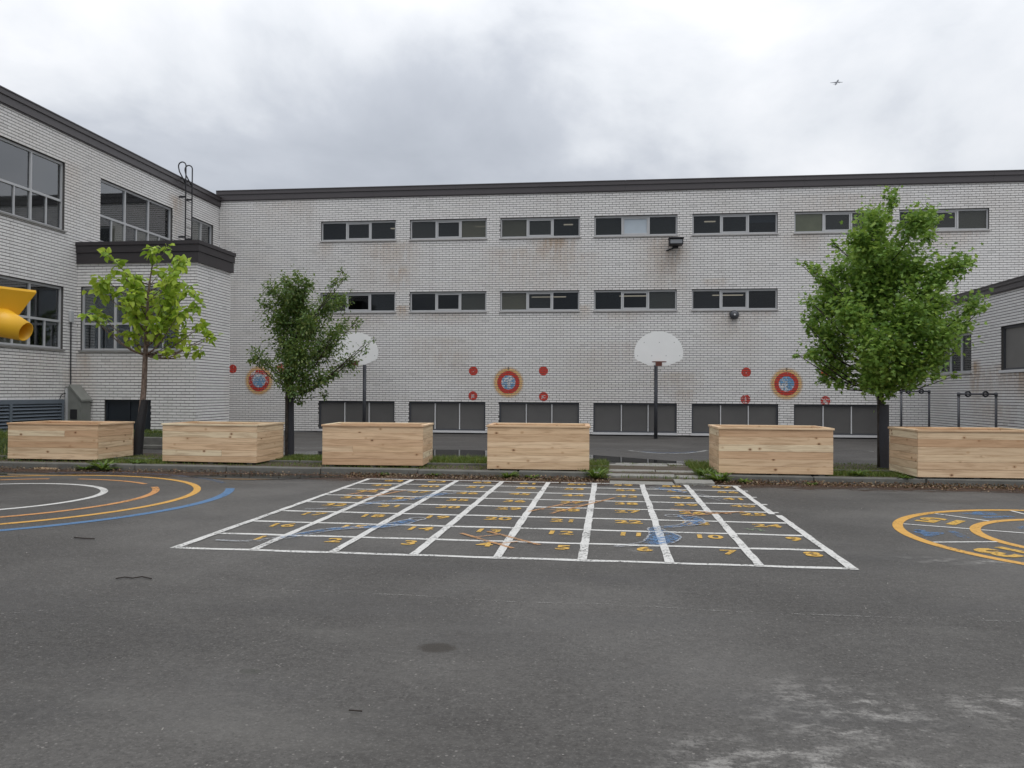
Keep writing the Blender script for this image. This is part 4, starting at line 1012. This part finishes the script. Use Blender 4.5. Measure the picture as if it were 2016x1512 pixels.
def spout(az, parent):
    m_ = MB(); d = Vector((math.cos(az), math.sin(az), 0)); n = 24; v = []
    a0 = Vector((C0[0], C0[1], 2.62))+d*.05; a1 = Vector((C0[0], C0[1], 2.37))+d*.74
    ax = (a1-a0).normalized(); s = ax.cross(Vector((0, 0, 1))).normalized(); u = s.cross(ax)
    def rg(c, r0): return [c+(s*math.cos(2*math.pi*k/n)+u*math.sin(2*math.pi*k/n))*r0 for k in range(n)]
    rings = [rg(a0, .27), rg(a0.lerp(a1, .5), .215), rg(a1, .145), rg(a1-ax*.006, .133), rg(a0.lerp(a1, .4), .19)]
    v = [q for r_ in rings for q in r_]; f = [(i*n+k, i*n+(k+1) % n, (i+1)*n+(k+1) % n, (i+1)*n+k) for i in range(4) for k in range(n)]
    obj('spout', m_.add(v, f), M['yellow'], parent, True)
for a in (2, 122, 242): spout(R(a), fb)
obj('pole', MB().tube([(C0[0], C0[1], 0), (C0[0], C0[1], 2.42)], .055, 16), M['steel'], fb, True)

# ------------------------------------------------------------------ airplane
ap = thing('airplane', 'tiny airliner flying under the clouds at the upper right', 'airplane', tuple(Vector((0, 0, EYE))+(CF+CR*((1648-1008)/F_PX)-CU*((162-756)/F_PX))*1500))
ac = wpos(ap)
def A3(x, y, z): return tuple(ac+Vector((x, y, z)))
obj('fuselage', MB().tube([A3(-1.5*.2, k*1.0, -k*.10) for k in (-10, -9, -7, 0, 6, 10, 12)], [.2, .9, 1.4, 1.45, 1.3, .7, .3], 10), M['plane'], ap, True)
for s in (1, -1):
    m_ = MB().add([A3(s*1.0, -2.5, -.3), A3(s*1.0, 2, -.3), A3(s*11.5, 4.4, .9), A3(s*11.5, 3.2, .9), A3(s*1.0, -2.5, .2), A3(s*1.0, 2, .2), A3(s*11.5, 4.4, 1.1), A3(s*11.5, 3.2, 1.1)], [(0,1,2,3), (4,7,6,5), (0,4,5,1), (1,5,6,2), (2,6,7,3), (3,7,4,0)]); obj('wing', m_, M['plane'], ap)
    m_ = MB().tube([A3(s*4, -1.6, -.9), A3(s*4, 1.2, -.9)], [.75, .6], 10); obj('engine', m_, M['plane'], ap, True)
    m_ = MB().add([A3(s*.5, 9.6, .3), A3(s*.5, 11.4, .3), A3(s*4, 12, .6), A3(s*4, 11.2, .6), A3(s*.5, 9.6, .5), A3(s*.5, 11.4, .5), A3(s*4, 12, .7), A3(s*4, 11.2, .7)], [(0,1,2,3), (4,7,6,5), (0,4,5,1), (1,5,6,2), (2,6,7,3), (3,7,4,0)]); obj('tailplane', m_, M['plane'], ap)
m_ = MB().add([A3(-.15, 8.6, .5), A3(-.15, 11.6, .2), A3(-.15, 12.2, 4), A3(-.15, 11.2, 4), A3(.15, 8.6, .5), A3(.15, 11.6, .2), A3(.15, 12.2, 4), A3(.15, 11.2, 4)], [(0,1,2,3), (4,7,6,5), (0,4,5,1), (1,5,6,2), (2,6,7,3), (3,7,4,0)]); obj('tail_fin', m_, M['plane'], ap)

# ------------------------------------------------------------------ trees
SHAPES = {
 'maple': ([(0,0,0),(.10,.10,0),(.42,-.04,.03),(.30,.16,0),(.62,.42,.05),(.34,.44,0),(.30,.60,0),(.12,.62,0),(0,1,-.06),(-.12,.62,0),(-.30,.60,0),(-.34,.44,0),(-.62,.42,.05),(-.30,.16,0),(-.42,-.04,.03),(-.10,.10,0),(0,.36,-.05)], [(16,k,(k+1) % 16) for k in range(16)]),
 'heart': ([(0,0,0),(0,.35,-.03),(0,.7,-.07),(0,1.05,-.16),(.26,-.10,.05),(.47,.12,.12),(.45,.42,.10),(.26,.76,.02),(-.26,-.10,.05),(-.47,.12,.12),(-.45,.42,.10),(-.26,.76,.02)],
           [(0,4,5),(0,5,1),(1,5,6),(1,6,2),(2,6,7),(2,7,3),(0,9,8),(0,1,9),(1,10,9),(1,2,10),(2,11,10),(2,3,11)]),
 'oval': ([(0,0,0),(.24,.35,.06),(.20,.68,.05),(0,1,-.05),(-.20,.68,.05),(-.24,.35,.06),(0,.5,-.02)], [(6,0,1),(6,1,2),(6,2,3),(6,3,4),(6,4,5),(6,5,0)]),
}
def leaf_frames(C, out, size, droop, g_):
    n = len(C)
    d = out*.9+g_.normal(0, .55, (n, 3)); d[:, 2] -= droop
    d /= np.linalg.norm(d, axis=1)[:, None]+1e-9
    nz = g_.normal(0, .45, (n, 3)); nz[:, 2] += .9
    nz -= d*(nz*d).sum(1)[:, None]; nz /= np.linalg.norm(nz, axis=1)[:, None]+1e-9
    s = np.cross(d, nz)
    return s, d, nz, size*g_.uniform(.65, 1.2, n)
def leaf_arrays(C, fr, shape):
    V0, T0 = SHAPES[shape]; V0 = np.array(V0); T0 = np.array(T0); s, d, nz, sz = fr
    V = C[:, None, :]+sz[:, None, None]*(V0[None, :, 0, None]*s[:, None, :]+V0[None, :, 1, None]*d[:, None, :]+V0[None, :, 2, None]*nz[:, None, :])
    T = T0[None]+(np.arange(len(C))*len(V0))[:, None, None]
    return V.reshape(-1, 3), T.reshape(-1, 3)
def tree(name, label, Y, trunk_px, trunk_r, clusters, shape, leafsize, dens, m_leaf, m_bark, droop, depth, seed, own=0, sub=1.0, limbs=(), stretch=.3):
    g_ = np.random.default_rng(seed); rr = random.Random(seed)
    P = [PX(x, y, Y) for x, y in trunk_px]; P[0].z = .06
    t = thing(name, label, 'tree', (P[0].x, Y, .06))
    m_ = MB().tube(P, trunk_r, 10); tops = [(p, r_) for p, r_ in zip(P, trunk_r)]
    fine = [Vector(P[i]).lerp(P[i+1], k/4) for i in range(len(P)-1) for k in range(4)]+[P[-1]]
    rad = list(np.interp(np.linspace(0, 1, len(fine)), np.linspace(0, 1, len(P)), trunk_r))
    fork = next(i for i, p in enumerate(fine) if p.z > PX(*trunk_px[limbs[0] if limbs else 2], Y).z-.02) if True else 0
    cw_ = PX(*trunk_px[-1], Y); xs = [c[0] for c in clusters]; mid = (min(xs)+max(xs))/2; half = (max(xs)-min(xs))/2
    obj('trunk', m_, m_bark, t, True)
    C, OUT = [], []; sc = Y/F_PX/math.cos(YAW)
    br = MB()
    for (cx_, cy_, r_) in clusters:
        c = PX(cx_, cy_, Y); rw_ = r_*sc
        dz = depth*math.sqrt(max(.0, 1-((cx_-mid)/(half+1))**2)); c = c+Vector((0, rr.uniform(-dz, dz), 0))
        # a limb from the trunk to the clump
        want = c.z-.65*math.hypot(c.x-P[2].x, c.y-Y)-.1
        i = min(range(fork, len(fine)), key=lambda k: abs(fine[k].z-want)+.3*abs(fine[k].x-c.x))
        a = fine[i]; L_ = (c-a).length; midp = a.lerp(c, .5)+Vector((rr.uniform(-.05, .05)*L_, rr.uniform(-.05, .05)*L_, -.10*L_))
        ra = min(rad[i]*.55, .007+.010*L_)
        br.tube([a, a.lerp(midp, .5)+Vector((0, 0, -.02*L_)), midp, c.lerp(midp, .4), c], [ra, ra*.8, ra*.62, ra*.4, .004], 6)
        nsub = max(1, int(3*sub))
        nl = max(4, int(dens*(r_/20)**2))
        q = g_.normal(0, 1, (nl, 3)); q /= np.linalg.norm(q, axis=1)[:, None]
        rad_ = np.abs(g_.normal(.62, .34, nl)); ax_ = np.array((c-a).normalized())
        q3 = q*(rad_*(1+.3*np.sin(q[:, 0]*5+seed+cx_)*np.sin(q[:, 2]*6+cy_)))[:, None]
        al = (q3*ax_).sum(1); q3 = q3*.95+ax_*(al*np.where(al > 0, stretch, .25))[:, None]
        pos = np.array(c)+q3*rw_
        nb = nl//3                                   # leaves along the outer half of the limb
        tt = g_.uniform(.4, 1, nb)[:, None]; pos[:nb] = np.array(a)*(1-tt)+np.array(c)*tt+g_.normal(0, .36, (nb, 3))*rw_
        C.append(pos); OUT.append(q)
        for _ in range(nsub):                        # twigs inside the clump
            k = g_.integers(0, nl); br.tube([c, tuple((np.array(c)+pos[k])/2+np.array([0, 0, -.02])), tuple(pos[k])], [.005, .004, .002], 4, False)
    obj('branches', br, m_bark, t, True)
    C = np.vstack(C); OUT = np.vstack(OUT)
    if own:
        order = np.argsort(C[:, 1]+g_.uniform(0, .25, len(C))); C, OUT = C[order], OUT[order]
    fr = leaf_frames(C, OUT, leafsize, droop, g_)
    base = np.array(wpos(t))
    if own:
        V0, T0 = SHAPES[shape]; me = MB().add(V0, T0).mesh('leaf', m_leaf)
        s, d, nz, sz = fr
        for k in range(own):
            o = link('leaf', me, t); o.matrix_local = Matrix(((s[k,0]*sz[k], d[k,0]*sz[k], nz[k,0]*sz[k], C[k,0]-base[0]), (s[k,1]*sz[k], d[k,1]*sz[k], nz[k,1]*sz[k], C[k,1]-base[1]), (s[k,2]*sz[k], d[k,2]*sz[k], nz[k,2]*sz[k], C[k,2]-base[2]), (0,0,0,1)))
        C = C[own:]; fr = tuple(a[own:] for a in fr)
    V, T = leaf_arrays(C-base, fr, shape)
    o = link('foliage' if own else 'crown', tri_mesh('crown', V, T, m_leaf), t)
    if own: o['kind'] = 'stuff'
    return t, P

CAT = [(175,620,10),(195,627,11),(215,620,12),(238,618,13),(222,572,20),(245,560,17),(236,545,12),(250,512,11),(260,530,11),(270,547,11),(298,490,12),(318,486,12),(326,502,13),(345,517,14),(368,517,12),(308,503,11),(300,547,14),(285,560,16),(262,577,16),(270,602,18),(300,582,17),(330,562,18),(360,556,20),(385,577,16),(347,592,18),(320,612,20),(290,627,19),(266,647,14),(280,662,14),(300,652,16),(325,642,18),(350,627,18),(376,620,17),(392,642,14),(404,657,12),(413,666,8),(370,690,12),(350,697,10),(385,687,10),(345,662,14),(290,600,16),(255,640,9),(310,530,10),(375,600,15),(335,575,16)]
cat, cp = tree('catalpa_tree', 'young tree with large lime green leaves behind the leftmost planter', 16.1, [(269,897),(274,850),(283,770),(286,700),(289,640),(292,575),(300,520),(312,482)], [.085,.075,.058,.052,.036,.026,.012,.005], CAT, 'heart', .13, 58, M['catalpa'], M['bark'], .45, .75, 11, 300, .8, (3,))
PEA = [(565,592,36),(600,578,30),(545,572,16),(640,600,26),(622,565,16),(655,585,18),(676,562,10),(684,548,7),(690,541,5),(582,560,13),(606,548,8),(560,635,34),(598,648,42),(545,620,18),(562,688,36),(525,704,18),(510,711,11),(498,710,6),(610,700,42),(648,680,34),(680,658,18),(700,635,10),(680,640,12),(716,690,7),(728,676,5),(735,668,3),(578,742,26),(548,735,14),(618,748,26),(648,745,17),(604,768,12),(596,612,32),(630,640,22),(668,712,20),(600,790,8),(632,778,8),(660,735,12),(535,660,12),(530,600,12)]
pea, pp = tree('pear_tree', 'young tree with dark green leaves and spreading crown behind the second planter', 16.5, [(571,899),(571,850),(573,780),(577,720),(588,650),(598,580),(606,550)], [.055,.05,.042,.036,.028,.016,.006], PEA, 'oval', .076, 360, M['pear'], M['barkd'], .35, .75, 12, 0, 1.2, (2,))
MAP = [(1740,400,16),(1738,425,28),(1700,450,28),(1780,450,30),(1812,440,20),(1832,462,16),(1672,482,22),(1655,470,8),(1720,490,42),(1780,500,38),(1655,530,24),(1700,550,44),(1760,560,46),(1818,520,14),(1850,532,26),(1880,525,15),(1896,520,6),(1622,560,20),(1600,535,12),(1585,521,7),(1578,512,4),(1640,592,32),(1690,620,48),(1760,630,52),(1830,600,34),(1868,590,32),(1895,602,20),(1920,610,12),(1936,605,7),(1610,622,17),(1590,600,8),(1578,632,6),(1600,642,15),(1630,660,32),(1690,690,46),(1760,700,46),(1820,670,40),(1870,652,26),(1892,640,20),(1608,700,16),(1585,698,10),(1570,697,5),(1650,728,26),(1720,738,34),(1780,730,30),(1828,708,22),(1848,736,11),(1862,740,6),(1645,756,10),(1690,752,22),(1800,748,17),(1740,765,16),(1835,715,10),(1640,745,9),(1690,500,36),(1665,565,30),(1650,625,34),(1815,555,26),(1790,535,38),(1640,690,30),(1735,520,44),(1720,590,44),(1840,625,30)]
mpl, mp_ = tree('maple_tree', 'tall full crowned maple tree behind the gap before the rightmost planter', 15.92, [(1736,922),(1735,850),(1733,765),(1738,690),(1744,600),(1741,500),(1738,400)], [.082,.07,.058,.05,.036,.02,.006], MAP, 'maple', .082, 255, M['maple'], M['barkd'], .35, .95, 13, 0, 1.2, (2,))

def sleeve(px, Y, r0, r1, m, label, flare=0):
    P = [PX(x, y, Y) for x, y in px]; P[0].z = .08
    t = thing('trunk_guard', label, 'trunk guard', tuple(P[0]), 'dark guards round the tree trunks')
    n = 18; v = []
    for i, p in enumerate(P):
        rr_ = r0+(r1-r0)*i/(len(P)-1)
        v += [(p.x+rr_*math.cos(2*math.pi*k/n), p.y+rr_*math.sin(2*math.pi*k/n), p.z) for k in range(n)]
    f = [(i*n+k, i*n+(k+1) % n, (i+1)*n+(k+1) % n, (i+1)*n+k) for i in range(len(P)-1) for k in range(n)]
    obj('sleeve', MB().add(v, f), m, t, True)
    q = MB(); top_ = P[-1]; q.torus((top_.x, top_.y, top_.z), r1, .008, 18, 6, 'z'); q.torus((P[0].x, P[0].y, P[0].z+.05), r0+.003, .008, 18, 6, 'z'); obj('hoop_band', q, M['guard'], t)
    return t
sleeve([(269,897),(275,845),(285,788)], 16.1, .118, .08, M['guard'], 'black sleeve round the leaning trunk of the lime green tree')
sleeve([(570,899),(570,840),(570,785)], 16.5, .10, .092, M['guardn'], 'dark netted guard round the trunk of the dark leaved tree')
g_ = sleeve([(1739,922),(1739,860),(1739,797)], 15.92, .10, .10, M['guardn'], 'dark netted guard round the maple trunk')
q = MB(); p = PX(569, 784, 16.5); q.bbox(p.x-.03, p.x+.03, 16.36, 16.42, .1, 1.75, .006)
st = thing('tree_stake', 'short wooden stake beside the trunk of the dark leaved tree', 'stake', (p.x, 16.39, .1)); obj('stake_post', q, M['barkd'], st)

# ------------------------------------------------------------------ grass, weeds, litter
def blades(n, xf, yf, zf, hmin, hmax, seed, wid=.006):
    g_ = np.random.default_rng(seed); x = xf(g_, n); y = yf(g_, n); z = zf(x, y)
    a = g_.uniform(0, 2*math.pi, n); h = g_.uniform(hmin, hmax, n); ln = g_.normal(0, .45, (n, 2))*h[:, None]
    B = np.stack([x, y, z], 1); s = np.stack([np.cos(a), np.sin(a), 0*a], 1)*wid
    Mid = B+np.stack([ln[:, 0]*.35, ln[:, 1]*.35, h*.6], 1); T_ = B+np.stack([ln[:, 0], ln[:, 1], h], 1)
    V = np.stack([B-s, B+s, Mid+s*.7, Mid-s*.7, T_], 1).reshape(-1, 3)
    T = (np.array([[0,1,2],[0,2,3],[3,2,4]])[None]+(np.arange(n)*5)[:, None, None]).reshape(-1, 3)
    return V, T
parts = []
def patch(n, x0, x1, y0, y1, z, h0, h1, seed, w_=.006):
    h0 *= .6; h1 *= .62
    parts.append(blades(n, lambda g_, k: g_.uniform(x0, x1, k), lambda g_, k: y0+(y1-y0)*g_.beta(1.6, 1.6, k), lambda x, y: np.full(len(x), z), h0, h1, seed, w_))
patch(9000, -13, -.2, 14.17, 16.3, .10, .02, .09, 51); patch(5200, 1.65, 8.5, 14.17, 16.6, .10, .02, .08, 52)
patch(4200, -6.7, -5.1, 15.1, 16.7, .10, .05, .15, 21); patch(3600, -3.6, -1.9, 15.0, 16.6, .10, .08, .22, 22); patch(1500, -5.5, -3.3, 14.2, 16.2, .1, .04, .1, 23)
patch(2600, 1.5, 2.3, 14.3, 16.4, .10, .06, .2, 24); patch(2200, 3.7, 5.2, 14.3, 15.0, .1, .04, .14, 25); patch(1300, 3.7, 5.6, 15.0, 17.0, .1, .03, .09, 26)
patch(1600, -10.0, -8.4, 14.2, 15.4, .1, .05, .14, 27); patch(2500, -.55, -.02, 14.0, 16.6, .08, .06, .2, 28); patch(900, -13.9, -12.0, 14.2, 17, .1, .05, .16, 29)
patch(1200, -8.6, -6.6, 15.6, 17.0, .1, .04, .10, 30); patch(900, -12, -8.5, 15.3, 16.2, .1, .03, .08, 31)
parts.append(blades(2200, lambda g_, k: g_.uniform(XL+.05, -10.9, k), lambda g_, k: g_.uniform(19.95, 20.45, k), lambda x, y: np.clip((y-19.85)/.2*.34, .02, .36), .04, .12, 32, .008))
parts.append(blades(4200, lambda g_, k: g_.uniform(XL+.05, -13.0, k), lambda g_, k: g_.uniform(14, 19, k), lambda x, y: np.where(x < -13.5, .40, np.clip((-12.9-x)/.6*.4, .01, .4)), .05, .2, 33, .008))
for k, (xa, xb, n) in enumerate(((-.25, -.02, 260), (.2, 1.5, 420), (1.5, 1.75, 300))): parts.append(blades(n, lambda g_, q: g_.uniform(xa, xb, q), lambda g_, q: np.array([13.87, 14.46, 15.04, 15.60, 16.18])[g_.integers(0, 5, q)]+g_.normal(0, .03, q), lambda x, y: np.full(len(x), .05), .03, .09, 40+k))
V = np.vstack([p[0] for p in parts]); n0 = 0; Ts = []
for p in parts: Ts.append(p[1]+n0); n0 += len(p[0])
tag(link('grass', tri_mesh('grass', V, np.vstack(Ts), M['grass'])), 'rough green grass in the planted strip and along the left walls', 'grass', kind='stuff')

def weed_mesh(seed, R0, n, up):
    rr = random.Random(seed); m_ = MB()
    for k in range(n):
        a = rr.uniform(0, 6.283); L_ = R0*rr.uniform(.5, 1.15); el = rr.uniform(.15, 1.2)*up; w_ = .022*rr.uniform(.6, 1.4); d = Vector((math.cos(a), math.sin(a), 0)); s = Vector((-d.y, d.x, 0))
        o_ = d*rr.uniform(0, .05)+s*rr.uniform(-.04, .04); v = []; pts = []
        for j in range(5):
            t = j/4; p = o_+d*L_*t*math.cos(el*.6)+Vector((0, 0, L_*(t*math.sin(el)-.42*t*t*math.sin(el)))); wj = w_*(.35, .8, 1.1, .8, .05)[j]
            v += [tuple(p-s*wj), tuple(p+s*wj+Vector((0, 0, .004)))]
        m_.add(v, [(2*j, 2*j+1, 2*j+3, 2*j+2) for j in range(4)])
    return m_.mesh('weed', M['weed'])
wm = [weed_mesh(1, .26, 60, 1.0), weed_mesh(2, .20, 50, .7), weed_mesh(3, .34, 70, 1.15)]
for (x, y, z, k, s, lab) in ((-9.35, 13.9, .02, 0, 1.15, 'dandelion weeds growing over the kerb right of the leftmost planter'), (-9.75, 13.93, .02, 1, .9, 'small weed against the kerb under the corner of the leftmost planter'), (-8.9, 14.25, .1, 1, .9, 'low weed on the kerb left of the second planter'),
        (-1.75, 13.88, .01, 0, .8, 'dark weed sprouting under the front of the planter left of the crossing'), (-1.35, 13.9, .01, 1, .75, 'small weed by the kerb in front of the planter left of the crossing'), (-.22, 13.95, .03, 2, .85, 'tall weed at the left end of the timber crossing'),
        (1.86, 13.92, .02, 2, .9, 'bushy weed at the left front corner of the planter right of the crossing'), (1.65, 14.3, .06, 0, 1.0, 'spreading weed at the right end of the timber crossing'), (2.25, 13.85, .01, 1, .7, 'low weed under the planter right of the crossing'),
        (4.25, 14.4, .1, 2, .6, 'upright weed on the strip left of the maple trunk'), (4.9, 14.1, .1, 1, .7, 'small grey weed at the corner of the rightmost planter'), (-3.1, 13.93, .01, 1, .8, 'weed in the gutter between third planter and fourth planter'), (-4.0, 13.9, .01, 1, .6, 'little weed in the gutter under the third planter'),
        (3.3, 13.75, .0, 1, .55, 'yellowish weed in the gutter below the planter right of the crossing')):
    o = link('weed_clump', wm[k], None, (x, y, z), random.uniform(0, 6)); o.scale = (s, s, s); tag(o, lab, 'weed', 'weeds along the kerb')

n = 8200; g_ = np.random.default_rng(55)
x = np.concatenate([g_.uniform(-4.6, 2.5, 4400), g_.uniform(2.4, 7.5, 2600), g_.uniform(-13, -4, 1200)])
y = 13.97-np.abs(g_.normal(0, .22, n)); z = g_.uniform(.006, .03, n)+np.where(y > 13.85, g_.uniform(0, .03, n), 0)
keep = ~((x > -.0) & (x < 1.65) & (y > 13.36)); C = np.stack([x, y, z], 1)[keep]
fr = leaf_frames(C, g_.normal(0, 1, C.shape)*np.array([1, 1, .15]), .042, 0, g_); V, T = leaf_arrays(C, fr, 'oval')
V[:, 2] = np.maximum(V[:, 2], .004)
tag(link('leaf_litter', tri_mesh('leaf_litter', V, T, M['litter'])), 'brown fallen leaves gathered in the gutter along the kerb', 'leaf litter', kind='stuff')

def stick(px, r, m, name, label, cat, z=.012):
    P = [GP(*q) for q in px]; P = [Vector((p.x, p.y, z)) for p in P]
    o = obj(name, MB().tube(P, r, 6), m); tag(o, label, cat)
stick([(146,1060),(165,1062),(186,1063)], .006, M['twig'], 'twig', 'thin dark twig lying right below the blue ring', 'twig')
stick([(687,1403),(700,1404),(713,1405)], .0035, M['twig'], 'twig', 'thin reddish twig alone on the near asphalt', 'twig')
stick([(228,1142),(245,1139),(262,1141),(280,1138),(298,1142)], .005, M['twig'], 'twig', 'crooked dark stick left of the front corner of the grid', 'twig')
for (px, L_, a, lab) in (((9, 921), .42, .1, 'pale wood offcut in the gutter at the left photo edge'), ((89, 924.5), .44, -.03, 'pale wood offcut in the gutter below the leftmost planter')):
    p = GP(*px); o = link('wood_offcut', MB().bbox(-L_/2, L_/2, -.03, .03, 0, .03, .003).mesh('wood_offcut', M['offcut']), None, (p.x, p.y, .004), a); tag(o, lab, 'wood offcut', 'wood offcuts in the gutter')
# loose grit and pale bits on the asphalt
n = 260; g_ = np.random.default_rng(77); C = np.stack([g_.uniform(-7, 6, n), g_.uniform(2.8, 13, n), np.full(n, .004)], 1)
fr = leaf_frames(C, g_.normal(0, 1, C.shape)*np.array([1, 1, .1]), .013, 0, g_); V, T = leaf_arrays(C, fr, 'oval'); V[:, 2] = np.clip(V[:, 2], .003, .02)
tag(link('grit', tri_mesh('grit', V, T, plain('pale_grit', (.36, .34, .31), .9, var=.6, sc=60))), 'scattered pale grit on the asphalt', 'grit', kind='stuff')
